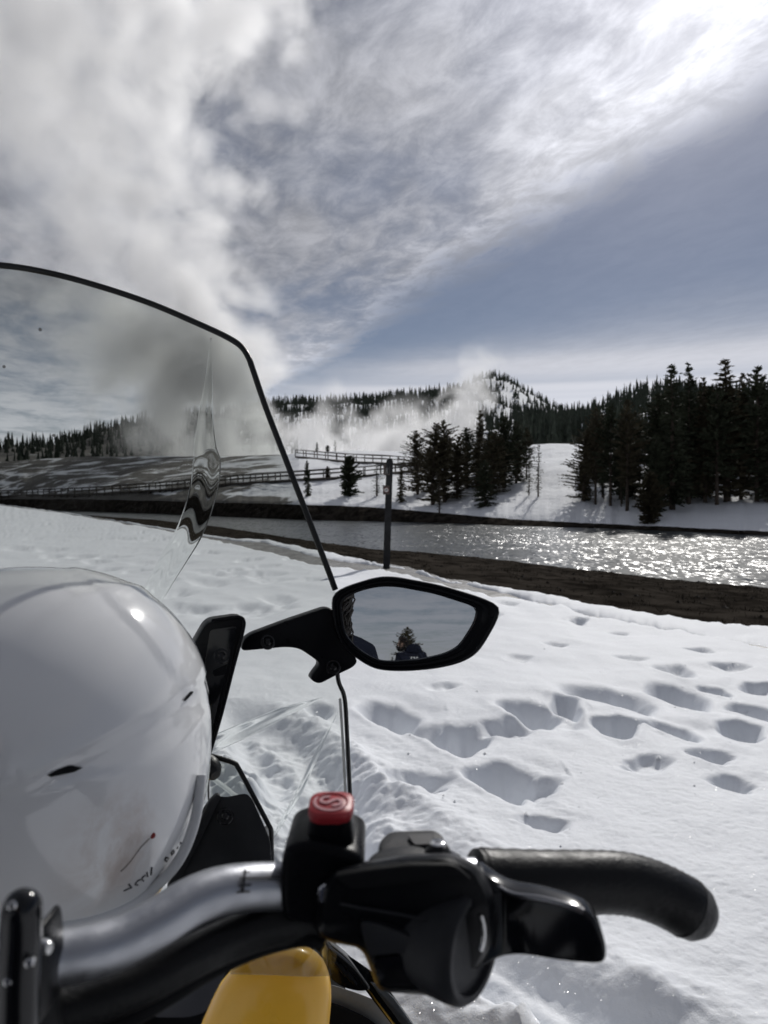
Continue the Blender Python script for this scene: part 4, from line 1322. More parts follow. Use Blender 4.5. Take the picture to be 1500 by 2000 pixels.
# ---- dash panel under the windshield
DASH = round_poly(pix([(330, 1735), (345, 1690), (385, 1606), (402, 1566), (424, 1552), (440, 1556), (482, 1547), (494, 1560), (529, 1640), (534, 1735)], .69), .006, 4)
plate('dash_panel', DASH, SLED * .012 - UP * .01, M_GREYP, sled, .002, 2)
plate('dash_ridge', round_poly(pix([(424, 1551), (432, 1556), (392, 1640), (345, 1730), (325, 1738), (345, 1690), (390, 1606), (408, 1566)], .686), .003, 3), SLED * .006, M_GREYP, sled, .0022, 3)
screw(440, 1594, .6885, 16, sled, M_GLOSS)
tube('deflector_trim', cr(pix([(404, 1474, .745), (436, 1483, .745), (458, 1491, .745), (466, 1501, .745), (495, 1555, .74), (523, 1608, .735), (529, 1622, .735), (530, 1650, .735), (532, 1735, .73)], 0), 6), .0026, M_RUB, sled, 10)
tube('trim_liner', pix([(519, 1615, .732), (521, 1650, .732), (524, 1735, .728)], 0), .0018, material("pale_liner", (.42, .42, .40), .4), sled, 8)

# ---- handlebar
BAR = [(20, 1885, .285), (90, 1874, .295), (170, 1859, .303), (240, 1836, .312), (310, 1800, .322), (370, 1764, .332), (430, 1741, .341), (500, 1732, .35), (570, 1731, .358), (660, 1732, .366), (800, 1722, .38), (940, 1716, .395)]
bar_pts = cr(pix(BAR, 0), 8)
hb = tube('handlebar', bar_pts, .0111, M_ALU, sled, 28, angle=None)
hb['label'] = 'silver tubular handlebar'


def on_bar(px, py):
    d = float(np.interp(px, [b[0] for b in BAR], [b[2] for b in BAR])); c = float(np.interp(px, [b[0] for b in BAR], [b[1] for b in BAR]))
    h = (py - c) * d / FPX
    return P(px, py, d - math.sqrt(max(.0111 ** 2 - h * h, 0)) - .0002)


for (a, b, r) in (((479, 1699), (474, 1742), .0007), ((471, 1716), (547, 1713), .0006), ((468, 1729), (491, 1728), .0005), ((463, 1743), (488, 1741), .0005), ((472, 1704), (488, 1703), .0004)):
    tube('scale_mark', [on_bar(a[0] + (b[0] - a[0]) * k / 5, a[1] + (b[1] - a[1]) * k / 5) for k in range(6)], r, M_INK, hb, 6)

# the black hose and wiring slung under it
tube('cable_sleeve', cr(pix([(-60, 2010, .30), (60, 1985, .305), (180, 1957, .315), (280, 1918, .325), (370, 1872, .335), (450, 1835, .345), (530, 1808, .352), (640, 1790, .36)], 0), 6), .0098, M_RUB, sled, 16)
tube('cable', cr(pix([(-60, 2075, .31), (100, 2035, .315), (240, 1985, .325), (330, 1935, .335), (420, 1880, .345), (520, 1838, .352), (620, 1815, .36)], 0), 6), .0062, M_BLKM, sled, 12)
tube('cable', cr(pix([(430, 1850, .345), (500, 1838, .35), (560, 1836, .352), (605, 1834, .35), (628, 1842, .352)], 0), 6), .0035, M_BLKM, sled, 10)

# grip with hooked end
GRIP = [(925, 1716, .395), (960, 1719, .397), (1060, 1722, .40), (1150, 1722, .403), (1210, 1724, .405), (1255, 1733, .406), (1295, 1748, .406), (1330, 1766, .405), (1343, 1774, .405)]
gp = cr(pix(GRIP, 0), 6)
gr = [.0163 + (.0004 if k % 2 else 0) for k in range(len(gp))]
gr = [g * (.94 if k < 3 else 1) for k, g in enumerate(gr)]
grip = tube('grip', gp, gr, M_RUB, sled, 28, (False, True), angle=None)
grip['label'] = 'black rubber hooked hand grip'

# ---- engine stop switch
kb = plate('switch_block', round_poly(pix([(546, 1770), (548, 1676), (562, 1656), (600, 1646), (640, 1652), (706, 1672), (712, 1700), (700, 1800), (640, 1820), (556, 1800)], .342), .007, 4), (0, .045, 0), M_BLK, sled, .005, 3)
ks_c = P(648, 1690, .362)


def rsq(c, w, d, rr, n=6):
    return round_poly([c + Vector((-w, -d, 0)), c + Vector((w, -d, 0)), c + Vector((w, d, 0)), c + Vector((-w, d, 0))], rr, n)


zc = lambda py: P(648, py, .362).z
stk = loft('switch_stalk', [rsq(Vector((ks_c.x, ks_c.y, zc(1720))), .0130, .0125, .005), rsq(Vector((ks_c.x, ks_c.y, zc(1660))), .0122, .0122, .005), rsq(Vector((ks_c.x, ks_c.y, zc(1600))), .0112, .0110, .005), rsq(Vector((ks_c.x, ks_c.y, zc(1580))), .0106, .0104, .005)], M_BLK, sled)
z0 = zc(1594); z1 = zc(1560)
c_ = Vector((ks_c.x, ks_c.y, 0))
cap = loft('stop_button', [rsq(c_ + UP * z0, .0098, .0098, .0045), rsq(c_ + UP * (z0 + .001), .0103, .0103, .0048), rsq(c_ + UP * (z0 + .0045), .0106, .0106, .006), rsq(c_ + UP * (z1 - .003), .0113, .0113, .0075),
                           rsq(c_ + UP * (z1 - .0008), .0112, .0112, .0075), rsq(c_ + UP * z1, .0104, .0104, .0070)], M_RED, sled, angle=50)
cap['label'] = 'red engine stop button with a pale S mark'


def flat_arc(cx_, cy_, z, r, w, a0, a1, n=24):
    V, F = [], []
    for k in range(n + 1):
        a = R(a0 + (a1 - a0) * k / n)
        for rr in (r - w / 2, r + w / 2):
            for zz in (z, z + .0005): V.append((cx_ + rr * math.cos(a), cy_ + rr * math.sin(a), zz))
        if k:
            b = len(V) - 8
            F += [(b + 1, b + 3, b + 7, b + 5), (b, b + 1, b + 5, b + 4), (b + 3, b + 2, b + 6, b + 7)]
    return V, F


zt = z1 + .0001
for (r, w, a0, a1, m_) in ((.0083, .0014, 150, 330, M_PINK), (.0083, .0008, -30, 150, M_RED)):
    v, f = flat_arc(c_.x, c_.y, zt, r, w, a0, a1); mesh('button_ring', v, f, m_, cap, smooth=False)
V, F = [], []
for (cx_, cy_, a0, a1) in ((-.0022, .0012, 60, 270), (.0022, -.0012, -120, 90)):
    v, f = flat_arc(c_.x + cx_, c_.y + cy_, zt + .0002, .0030, .0016, a0, a1, 14); k = len(V); V += v; F += [tuple(i + k for i in q_) for q_ in f]
k = len(V); bar(V, F, (c_.x - .0022, c_.y - .0018, zt + .0004), (c_.x + .0022, c_.y + .0018, zt + .0004), .0020, .0006)
mesh('button_mark', V, F, M_PINK, cap, smooth=False)

tiltM = Matrix.Translation(ks_c) @ Matrix.Rotation(R(5), 4, 'X') @ Matrix.Translation(-ks_c)
for o_ in [stk, cap] + list(cap.children):
    o_.data.transform(tiltM)
# ---- throttle housing
TH = smooth_px([(612, 1828), (618, 1740), (640, 1700), (700, 1684), (790, 1668), (880, 1664), (940, 1692), (968, 1750), (966, 1840), (938, 1900), (905, 1926), (850, 1945), (738, 1937), (724, 1895), (706, 1850), (650, 1842)], 22)
tcx = (800, 1800)
r0 = radial(TH, tcx, 72)


def stack(src, c, secs):
    return [[P(c[0] + (a - c[0]) * s, c[1] + (b - c[1]) * s, d) for a, b in src] for s, d in secs]


loft('throttle_housing', stack(r0, tcx, [(.90, .418), (.985, .408), (1.0, .39), (1.0, .36), (.985, .342), (.955, .334), (.90, .330), (.5, .327)]), M_BLK, sled, angle=45)
plate('lit_facet', round_poly(pix([(703, 1800), (732, 1803), (790, 1824), (838, 1858), (835, 1866), (780, 1862), (722, 1868), (712, 1842)], .3235), .003, 3), (0, .004, 0), M_GREYP, sled, .001, 2)  # grey plate: the lit lower facet of the black housing, put into colour
plate('housing_skirt', round_poly(pix([(724, 1874), (780, 1866), (838, 1872), (850, 1938), (742, 1932)], .324), .004, 3), (0, .004, 0), M_GLOSS, sled, .001, 2)
plate('housing_brow', round_poly(pix([(650, 1712), (720, 1700), (800, 1690), (886, 1690), (925, 1722), (860, 1716), (780, 1728), (690, 1738)], .326), .003, 3), (0, .004, 0), M_BLKM, sled, .0015, 2)
ax = Vector((.80, -.58, .05)).normalized()
lathe('pivot_cover', P(885, 1832, .338), ax, [(-.016, .0255), (.004, .0262), (.010, .0256), (.0125, .0235), (.0125, .0205), (.010, .0195), (.0105, .010), (.011, 0)], M_GREYP, sled, 40)
tube('rim_glint', cr(pix([(938, 1786, .322), (944, 1812, .323), (943, 1838, .323), (938, 1856, .322)], 0), 4), .0014, M_STEEL, sled, 8)  # steel sliver standing in for a glint on the cover's edge
tube('seam_highlight', cr(pix([(640, 1758, .3325), (700, 1772, .326), (780, 1786, .3235), (850, 1800, .3235)], 0), 5), .0007, M_GREYP, sled, 6)  # thin lighter tube added to read as a highlight on the housing
lathe('screw', P(640, 1745, .3345), (0, -1, .2), [(-.004, .0048), (.001, .0048), (.002, .004), (.002, .002), (0, .0018), (0, 0)], M_STEEL, sled, 16)

# top: flat lid, lever bracket, bolt with rubber boot
plate('housing_lid', round_poly(pix([(706, 1704, .342), (722, 1666, .361), (752, 1652, .368), (800, 1646, .371), (840, 1655, .366), (842, 1704, .342)], .372), .005, 4), (0, .004, -.018), M_GREYP, sled, .003, 3)
plate('lever_bracket', round_poly(pix([(737, 1664, .376), (741, 1640, .389), (760, 1622, .400), (850, 1619, .402), (866, 1630, .395), (874, 1664, .376)], .412), .005, 4), (0, .002, -.005), M_GREYP, sled, .002, 3)
plate('slot_shade', round_poly(pix([(796, 1634, .3915), (848, 1633, .392), (842, 1652, .381), (810, 1654, .380)], .4105), .002, 3), (0, 0, .0012), M_INK, sled)  # dark plate on top of the bracket paints a slot's shade
lathe('lever_base', P(862, 1684, .362) - UP * .016, (0, 0, 1), [(0, .0135), (.010, .0142), (.0140, .0138), (.0155, .0125), (.0158, 0)], M_GREYP, sled, 36)
pb = P(855, 1684, .362)
lathe('rubber_boot', pb, (0, 0, 1), [(-.002, .0085), (0, .0088), (.003, .0084), (.006, .0066), (.0085, .0050), (.009, .0042), (.009, 0)], M_RUB, sled, 24)
lathe('washer', pb, (0, 0, 1), [(-.001, .0098), (.0012, .0100), (.0020, .0112), (.0014, .0126), (-.001, .0130)], M_STEEL, sled, 32)
lathe('bolt_cap', pb + UP * .0085, (0, 0, 1), [(0, .0043), (.0016, .0042), (.0022, .0032), (.0022, .0016), (.0012, .0014), (.0012, 0)], M_STEEL, sled, 20)

# ---- thumb lever
LEV = round_poly(pix([(912, 1915, .335), (918, 1720, .36), (936, 1700, .365), (962, 1722, .36), (1000, 1744, .352), (1052, 1752, .345), (1120, 1770, .337), (1160, 1788, .333), (1183, 1838, .33), (1186, 1876, .33), (1172, 1887, .33), (1090, 1879, .337), (1020, 1866, .345), (982, 1870, .345), (955, 1885, .34)], 0), .008, 5)
lv = plate('throttle_lever', LEV, Vector((.002, .013, .0)), M_GLOSS, sled, .0040, 4)
lv['label'] = 'black thumb throttle lever'
tube('lever_glint', cr(pix([(964, 1728, .361), (1000, 1747, .353), (1052, 1755, .346), (1110, 1769, .339), (1140, 1781, .336)], 0), 6), .0016, material("edge_highlight", (.25, .25, .26), .22, metal=1.0), lv, 10)  # pale metal line modelled as the highlight on the lever's top edge

# ---- left: riser post and console
tube('riser_post', cr(pix([(30, 2100, .262), (34, 2000, .262), (36, 1900, .262), (40, 1830, .262), (42, 1776, .262)], 0), 5), .0073, M_GLOSS, sled, 24, (False, True), angle=None)
plate('riser_clamp', round_poly(pix([(56, 2010), (58, 1822), (74, 1826), (80, 1880), (76, 2010)], .272), .004, 3), (0, .02, 0), M_BLK, sled, .002, 2)
lathe('bolt_and_glint', P(84, 1850, .275), (1, -.2, 0), [(-.004, .0032), (.0015, .0032), (.003, .0022), (.003, 0)], M_STEEL, sled, 12)
for (px, py) in ((24, 1768), (58, 1880), (16, 1916)):
    lathe('bolt_and_glint', P(px, py, .2555), (.3, -1, .3), [(-.002, .0016), (.0006, .0016), (.0012, .001), (.0012, 0)], M_STEEL, sled, 12)  # tiny steel dots standing in for highlight points on the glossy post
plate('console', round_poly(pix([(-260, 1880), (60, 1900), (330, 1868), (545, 1800), (560, 1830), (480, 1868), (430, 1925), (392, 2010), (380, 2140), (-260, 2140)], .50), .006, 3), SLED * .05, M_BLKM, sled, .003, 2)
plate('console_bracket', round_poly(pix([(298, 1988), (338, 1905), (380, 1884), (478, 1846), (446, 1892), (402, 1978), (366, 1988)], .495), .004, 3), SLED * .004, material("grey_bracket", (.055, .056, .065), .5), sled, .001, 2)
plate('hole_shade', round_poly(pix([(350, 1932), (356, 1912), (380, 1904), (392, 1908), (386, 1926), (366, 1938)], .4945), .004, 4), SLED * .002, M_INK, sled)  # dark plate laid on the bracket for the shade inside a hole
for q_ in ([(231, 1976), (250, 1970), (252, 2060), (231, 2060)], [(255, 1968), (270, 1963), (272, 2060), (257, 2060)]):
    plate('yellow_tab', pix(q_, .49), SLED * .01, M_YEL, sled, .001, 1)
plate('amber_tab', round_poly(pix([(56, 1950), (68, 1936), (78, 1944), (76, 1964), (62, 1990), (58, 2060), (48, 2060)], .30), .003, 3), SLED * .006, material("amber_plastic", (.30, .15, .03), .4), sled, .001, 1)

# ---- yellow side cowl: a curved shell
YO = [(360, 2140), (392, 2000), (425, 1930), (470, 1872), (520, 1846), (560, 1838), (600, 1846), (630, 1868), (645, 1905), (648, 1950), (642, 2010), (630, 2140)]
yc = (515, 2010)
ry_ = radial(smooth_px(YO, 30), yc, 72)
loops = []
for s, d in ((.05, .800), (.35, .802), (.6, .806), (.8, .813), (.92, .822), (.98, .833), (1.0, .848), (1.0, .862)):
    loops.append([P(yc[0] + (a - yc[0]) * s, yc[1] + (b - yc[1]) * s, d + max(0, (1960 - (yc[1] + (b - yc[1]) * s)) / 1000 * .05)) for a, b in ry_])
# thin moulded plastic: daylight comes through from the far side
_nt = M_YEL.node_tree; _n = NB(_nt); _b = _nt.nodes['Principled BSDF']
_tl = _n.new('ShaderNodeBsdfTranslucent'); _tl.inputs[0].default_value = (.90, .58, .10, 1)
_mx = _n.new('ShaderNodeMixShader'); _mx.inputs[0].default_value = .30
_nt.links.new(_b.outputs[0], _mx.inputs[1]); _nt.links.new(_tl.outputs[0], _mx.inputs[2]); _nt.links.new(_mx.outputs[0], _nt.nodes['Material Output'].inputs[0])
cow = loft('side_cowl', loops, M_YEL, sled, cap1=False, angle=None)
cow['label'] = 'glossy yellow side cowl'
# lower rim of the windshield lies over the cowl
WR = pix([(470, 1868, .79), (520, 1846, .80), (566, 1838, .81), (610, 1850, .80), (640, 1878, .79), (648, 1906, .785), (600, 1908, .782), (540, 1905, .782), (450, 1903, .782)], 0)
lo = plate('windshield_foot', WR, SLED * .003, material("smoked_polycarbonate", (.30, .30, .28), .1), None)
lo.data.materials[0].node_tree.nodes['Principled BSDF'].inputs['Transmission Weight'].default_value = 0
mm = bpy.data.materials.new("smoked_foot"); mm.use_nodes = True
nt = mm.node_tree; nt.nodes.clear(); n = NB(nt)
tb = n.new('ShaderNodeBsdfTransparent'); tb.inputs[0].default_value = (.80, .80, .77, 1)
gl = n.new('ShaderNodeBsdfGlossy'); gl.inputs['Roughness'].default_value = .06
mx = n.new('ShaderNodeMixShader'); mx.inputs[0].default_value = .10
nt.links.new(tb.outputs[0], mx.inputs[1]); nt.links.new(gl.outputs[0], mx.inputs[2]); nt.links.new(mx.outputs[0], n.new('ShaderNodeOutputMaterial').inputs[0])
lo.data.materials[0] = mm
link_abs(lo, sled, sled.location)

# ---- right: intake, polished strake and grey belly panel
plate('air_intake', round_poly(pix([(640, 1848), (662, 1864), (692, 1888), (728, 1934), (704, 1938), (674, 1932), (650, 1918), (638, 1900)], .93), .008, 3), SLED * .03, M_GLOSS, sled, .004, 2)
for k in range(3):
    tube('intake_fin', pix([(650 + k * 13, 1872 + k * 12, .928), (676 + k * 10, 1906 + k * 9, .926)], 0), .0022, M_BLK, sled, 8)
STR = pix([(622, 1842), (650, 1848), (690, 1872), (730, 1900), (764, 1938), (822, 2020), (860, 2080), (830, 2080), (788, 2020), (734, 1950), (692, 1893), (655, 1862)], .95)
plate('strake', round_poly(STR, .004, 3), SLED * .008 - UP * .01, M_GLOSS, sled, .003, 3)
plate('strake_facet', round_poly(pix([(722, 1918), (742, 1924), (770, 1950), (815, 2012), (858, 2082), (836, 2082), (790, 2010), (745, 1950)], .944), .003, 2), SLED * .004, material("polished_black", (.10, .11, .12), .18, metal=.6, coat=.5, bump=.0003, bscale=60), sled, .0015, 2)
plate('belly_panel', round_poly(pix([(600, 1915), (650, 1922), (704, 1940), (738, 1954), (790, 2020), (830, 2090), (600, 2090)], 1.02), .01, 3), SLED * .02 - UP * .02, M_BODY, sled, .004, 2)
plate('belly_shadow', round_poly(pix([(636, 1956), (668, 1966), (720, 1990), (770, 2030), (780, 2090), (620, 2090)], 1.005), .01, 3), SLED * .004, M_BLKM, sled, .003, 2)  # black plate laid in as the shadow on the belly panel

# ------------------------------------------------------------------ white helmet
HC = P(52, 1468, .585); HX, HU, HD = Vector((1, 0, 0)), Vector((0, SP, CP)), Vector((0, CP, -SP))
hs = .585 / FPX
RX, RU, RB, RD = 352 * hs, 360 * hs, 372 * hs, .158


def line_y(tab, px): return np.interp(px, [a for a, _ in tab], [b for _, b in tab])


L1 = [(-400, 1700), (-50, 1580), (40, 1542), (100, 1510), (250, 1430), (330, 1377), (378, 1342), (420, 1300)]
L2 = [(-400, 1640), (60, 1535), (165, 1498), (215, 1494), (260, 1484), (310, 1458), (350, 1425), (388, 1385), (430, 1330)]
L3 = [(-400, 800), (100, 1090), (140, 1112), (190, 1150), (220, 1180), (260, 1222), (300, 1270), (340, 1318), (372, 1362)]
L4 = [(-200, 1420), (60, 1240), (110, 1198), (160, 1168), (210, 1154), (260, 1152)]


def sstep(x, a, b):
    t = min(max((x - a) / (b - a), 0), 1); return t * t * (3 - 2 * t)


def helm_dir(a, b):
    """direction -> surface point before relief; a across, b up, superellipse in the silhouette"""
    return a, b


def relief(p):
    v = p - CAMV; d = v.dot(HD); px = CX + v.dot(HX) / d * FPX; py = CY - v.dot(HU) / d * FPX
    if (p - HC).dot(HD) > .06: return 0.0
    e1 = py - line_y(L1, px); e2 = py - line_y(L2, px); e3 = line_y(L3, px) - py; e4 = line_y(L4, px) - py
    h = 0.0
    h -= .0032 * sstep(e1, -5, 5) * (1 - sstep(e2, -4, 26)) * sstep(px, 60, 150)         # channel below the crown panel
    h -= .0012 * sstep(e2, -4, 10)
    h += .0016 * sstep(e3, -3, 4)                                                         # raised centre band
    h += .0022 * math.exp(-(e4 / 9.0) ** 2) * sstep(px, 40, 150)                          # crease across the top
    return h


V, F = [], []
nA, nB_ = 150, 110
for j in range(nB_ + 1):
    th = math.pi * j / nB_                                # polar angle from the near pole
    for i in range(nA):
        ph = 2 * math.pi * i / nA
        cx_, cu = math.cos(ph), math.sin(ph)
        k = (abs(cx_) ** 2.28 + abs(cu) ** 2.28) ** (-1 / 2.28)
        s = math.sin(th) ** .97 if th not in (0, math.pi) else 0
        u = cu * k * s * (RU if cu > 0 else RB); x = cx_ * k * s * RX
        p = HC + HX * x + HU * u - HD * (RD * math.cos(th))
        nrm = (HX * (x / RX ** 2) + HU * (u / RU ** 2) - HD * (math.cos(th) / RD)).normalized()
        p = p + nrm * relief(p)
        V.append(p)
for j in range(nB_):
    for i in range(nA):
        a = j * nA + i; b = j * nA + (i + 1) % nA
        F.append((a, b, b + nA, a + nA))


def helmet_material():
    m = bpy.data.materials.new("white_helmet_shell"); m.use_nodes = True
    nt = m.node_tree; b = nt.nodes['Principled BSDF']; n = NB(nt)
    t = n.new('ShaderNodeTexCoord').outputs['Object']
    d = n.vm('SUBTRACT', t, tuple(P(262, 1690, .47)))
    dirt = n.m('MULTIPLY', n.ss(n.vm('LENGTH', d), .062, .018), n.ss(n.noise(t, 24, 7, .65, .6), .34, .66))
    scuff = n.ss(n.noise(t, 46, 8, .72, 1.2), .60, .74)
    base = n.mix(n.m('MULTIPLY', dirt, .85), (.76, .765, .77, 1), (.40, .31, .26, 1))
    base = n.mix(n.m('MULTIPLY', scuff, .10), base, (.45, .45, .45, 1))
    nt.links.new(base, b.inputs['Base Color'])
    nt.links.new(n.m('ADD', n.m('MULTIPLY', dirt, .4), n.ss(n.noise(t, 14, 5,   .6), .3, .8, .07, .15)), b.inputs['Roughness'])
    b.inputs['Coat Weight'].default_value = .5; b.inputs['Coat Roughness'].default_value = .06
    return m


helm = empty('helmet', HC - UP * .16, label='glossy white scuffed helmet resting behind the windshield', cat='helmet')
M_HELM = helmet_material()
shell = mesh('shell', V, F, M_HELM, helm)


def on_helm(px, py, off=0.0):
    """point on the helmet that the photograph shows at (px, py)"""
    r = (P(px, py, 1) - CAMV).normalized(); lo_, hi_ = .40, .62
    def g(s):
        q_ = CAMV + r * s - HC; x, u, dd = q_.dot(HX) / RX, q_.dot(HU), q_.dot(HD) / RD
        u = u / (RU if u > 0 else RB)
        rad = (abs(x) ** 2.28 + abs(u) ** 2.28) ** (1 / 2.28)
        return rad ** 2.06 + dd * dd - 1
    s = lo_
    best, bv = lo_, 1e9
    while s < hi_:
        v = g(s)
        if v < 0: best = s; break
        if v < bv: best, bv = s, v
        s += .0006
    return CAMV + r * (best + .0003 + relief(CAMV + r * best) * -1 - off)


VENT = smooth_px([(78, 1523), (108, 1505), (136, 1494), (168, 1501), (150, 1507), (112, 1515)], 6)
c_ = (122, 1508)
rv = radial(VENT, c_, 30)
loft('vent', [[on_helm(a, b, -.002) for a, b in rv], [on_helm(a, b, .0012) for a, b in rv], [on_helm(*lerp2(c_, (a, b), .8), .0016) for a, b in rv]], M_BLKM, helm)
VENT2 = smooth_px([(356, 1374), (364, 1358), (376, 1346), (379, 1352), (368, 1364)], 3)
c_ = (367, 1360); rv = radial(VENT2, c_, 24)
loft('vent', [[on_helm(a, b, -.002) for a, b in rv], [on_helm(a, b, .0010) for a, b in rv], [on_helm(*lerp2(c_, (a, b), .8), .0014) for a, b in rv]], M_BLKM, helm)
# pale rim band round the neck opening
rim = [(399, 1520), (393, 1578), (380, 1632), (358, 1682), (326, 1722), (285, 1757), (235, 1785), (175, 1805), (110, 1815), (30, 1822), (-60, 1822)]
tube('rim', cr([on_helm(a - 6, b - 6, -.001) for a, b in rim], 5), .0042, material("rim_rubber", (.55, .56, .57), .5), helm, 12)
STROKES = [[(246, 1746), (255.5, 1741.6), (261.3, 1740), (255.5, 1733)], [(278.4, 1724), (273.6, 1726), (269.3, 1730.4), (268.3, 1733.6), (273, 1734.7)],
           [(288, 1716), (283.2, 1718.7), (281, 1723), (284.3, 1726.7)], [(291.2, 1710), (292.8, 1718)], [(300.8, 1700.5), (299.2, 1714.4)],
           [(328, 1680.8), (333.3, 1682.4), (329.6, 1688.8), (326.4, 1685.6), (328, 1680.8)], [(343, 1666.4), (344, 1670.7), (339.2, 1676), (338.7, 1671.7), (343, 1666.4)],
           [(352, 1659), (349.4, 1664.5)], [(357, 1650), (355, 1656), (359, 1652)]]
for s in STROKES:
    tube('lettering', [on_helm(a - 4, b - 6, .0002) for a, b in s], .00055, M_INK, helm, 6)
lathe('red_speck', on_helm(298, 1632, .0004), (CAMV - on_helm(298, 1632)).normalized(), [(-.001, .0022), (.0003, .002), (.0006, .001), (.0006, 0)], material("red_fleck", (.25, .02, .015), .5), helm, 10)
tube('scratch', [on_helm(a, b, .0001) for a, b in ((292, 1638), (275, 1655), (258, 1678), (245, 1694), (236, 1702))], .0004, material("scratch_grime", (.16, .14, .12), .7), helm, 6)

# ------------------------------------------------------------------ people behind the camera, seen in the mirror
def skin_body(name, joints, edges, mat, parent, loc, lvl=2, root=0):
    me = bpy.data.meshes.new(name)
    me.from_pydata([j[:3] for j in joints], edges, []); me.materials.append(mat)
    o = bpy.data.objects.new(name, me); COL.objects.link(o)
    link_abs(o, parent, loc)
    md = o.modifiers.new('skin', 'SKIN'); md.use_smooth_shade = True
    sk = me.skin_vertices[0].data
    for v, j in zip(sk, joints): v.radius = (j[3], j[4] if len(j) > 4 else j[3])
    for i, v in enumerate(sk): v.use_root = (i == root)
    ss = o.modifiers.new('smooth', 'SUBSURF'); ss.levels = lvl; ss.render_levels = lvl
    return o


def head(c, face, h, parent, loc, mats, beard=False):
    """head with brow, nose, chin and ears, looking along face"""
    f = Vector(face).normalized(); s = f.cross(UP).normalized(); V, F = [], []
    nA, nB2 = 24, 20
    for j in range(nB2 + 1):
        th = math.pi * j / nB2
        for i in range(nA):
            ph = 2 * math.pi * i / nA
            x, y, z = math.sin(th) * math.cos(ph), math.sin(th) * math.sin(ph), math.cos(th)
            wd = .345 * (1 - .18 * max(0, -z)); dp = .42 * (1 - .12 * max(0, -z))
            fx = y * dp
            if y > .3 and -.75 < z < .2: fx += .05 * math.exp(-(x / .16) ** 2) * math.exp(-((z + .18) / .16) ** 2) * 1.6   # nose
            if y > .2: fx += .03 * math.exp(-((z + .78) / .16) ** 2) - .025 * math.exp(-((z - .02) / .10) ** 2) * (1 if abs(x) > .12 else 0)
            V.append(Vector(c) + s * (x * wd * h) + f * (fx * h) + UP * (z * .5 * h))
    for j in range(nB2):
        for i in range(nA):
            a = j * nA + i; b = j * nA + (i + 1) % nA; F.append((a, b, b + nA, a + nA))
    hd = mesh('head', V, F, mats[0], None); link_abs(hd, parent, loc)
    for sg in (-1, 1):
        e = lathe('ear', Vector(c) + s * (sg * .335 * h) - f * .02 * h - UP * .05 * h, s * sg, [(-.01, .10 * h), (.02 * h, .13 * h), (.05 * h, .11 * h), (.03 * h, .05 * h), (.03 * h, 0)], mats[0], None, 12)
        link_abs(e, parent, loc)
        ey = lathe('eye', Vector(c) + s * (sg * .15 * h) + f * .385 * h + UP * .02 * h, f, [(-.02 * h, .05 * h), (.01 * h, .045 * h), (.02 * h, .02 * h), (.02 * h, 0)], M_INK, None, 10)
        link_abs(ey, parent, loc)
    mo = lathe('mouth', Vector(c) + f * .40 * h - UP * .30 * h, f, [(-.02 * h, .07 * h), (.012 * h, .06 * h), (.015 * h, 0)], material("lips", (.32, .13, .11), .5), None, 10)
    link_abs(mo, parent, loc)
    return hd


M_SKIN = material("skin", (.46, .29, .21), .5)
M_JACK = material("navy_jacket", (.010, .012, .022), .8, spec=.15, var=.25, vscale=12, bump=.004, bscale=26)
M_PANT = material("black_trousers", (.02, .02, .022), .8, bump=.004, bscale=22)
M_HAIR = material("brown_hair", (.013, .010, .009), .6)
M_GREYJ = material("grey_trim", (.25, .25, .26), .6)

# the man who stands behind the sled with his back to it
px0 = Vector((2.02, -13.0, .02))
man = empty('person', px0, label='person in a navy jacket with a raised hood, back turned, reflected in the side mirror', cat='person')
J = lambda x, y, z, *r: (px0.x + x, px0.y + y, px0.z + z, *r)
joints = [J(0, 0, .98, .17, .13), J(0, 0, 1.2, .19, .14), J(-.02, -.02, 1.42, .21, .14), J(-.05, -.05, 1.52, .085), J(-.10, -.08, 1.60, .065),
          J(-.09, 0, .9, .10), J(-.11, .02, .5, .075), J(-.12, .06, .1, .05), J(-.13, -.08, .06, .045),
          J(.09, 0, .9, .10), J(.11, .02, .5, .075), J(.12, .06, .1, .05), J(.13, -.08, .06, .045),
          J(-.23, 0, 1.42, .08), J(-.29, .0, 1.16, .065), J(-.27, -.14, .92, .05), J(-.26, -.2, .84, .042),
          J(.21, 0, 1.42, .08), J(.29, .0, 1.16, .065), J(.27, -.14, .92, .05), J(.26, -.2, .84, .042)]
edges = [(0, 1), (1, 2), (2, 3), (3, 4), (0, 5), (5, 6), (6, 7), (7, 8), (0, 9), (9, 10), (10, 11), (11, 12), (2, 13), (13, 14), (14, 15), (15, 16), (2, 17), (17, 18), (18, 19), (19, 20)]
skin_body('body', joints, edges, M_PANT, man, px0)
jj = [J(0, 0, .86, .21, .165), J(0, 0, 1.05, .22, .17), J(0, 0, 1.25, .235, .175), J(0, -.02, 1.43, .235, .165), J(-.03, -.04, 1.53, .12), J(-.245, 0, 1.43, .10), J(-.305, 0, 1.16, .085), J(-.28, -.14, .94, .07), J(.235, 0, 1.43, .10), J(.305, 0, 1.16, .085), J(.28, -.14, .94, .07)]
skin_body('jacket', jj, [(0, 1), (1, 2), (2, 3), (3, 4), (3, 5), (5, 6), (6, 7), (3, 8), (8, 9), (9, 10)], M_JACK, man, px0)
hc = px0 + Vector((-.17, -.10, 1.69))
head(hc, (-.93, -.25, -.25), .235, man, px0, [M_SKIN])


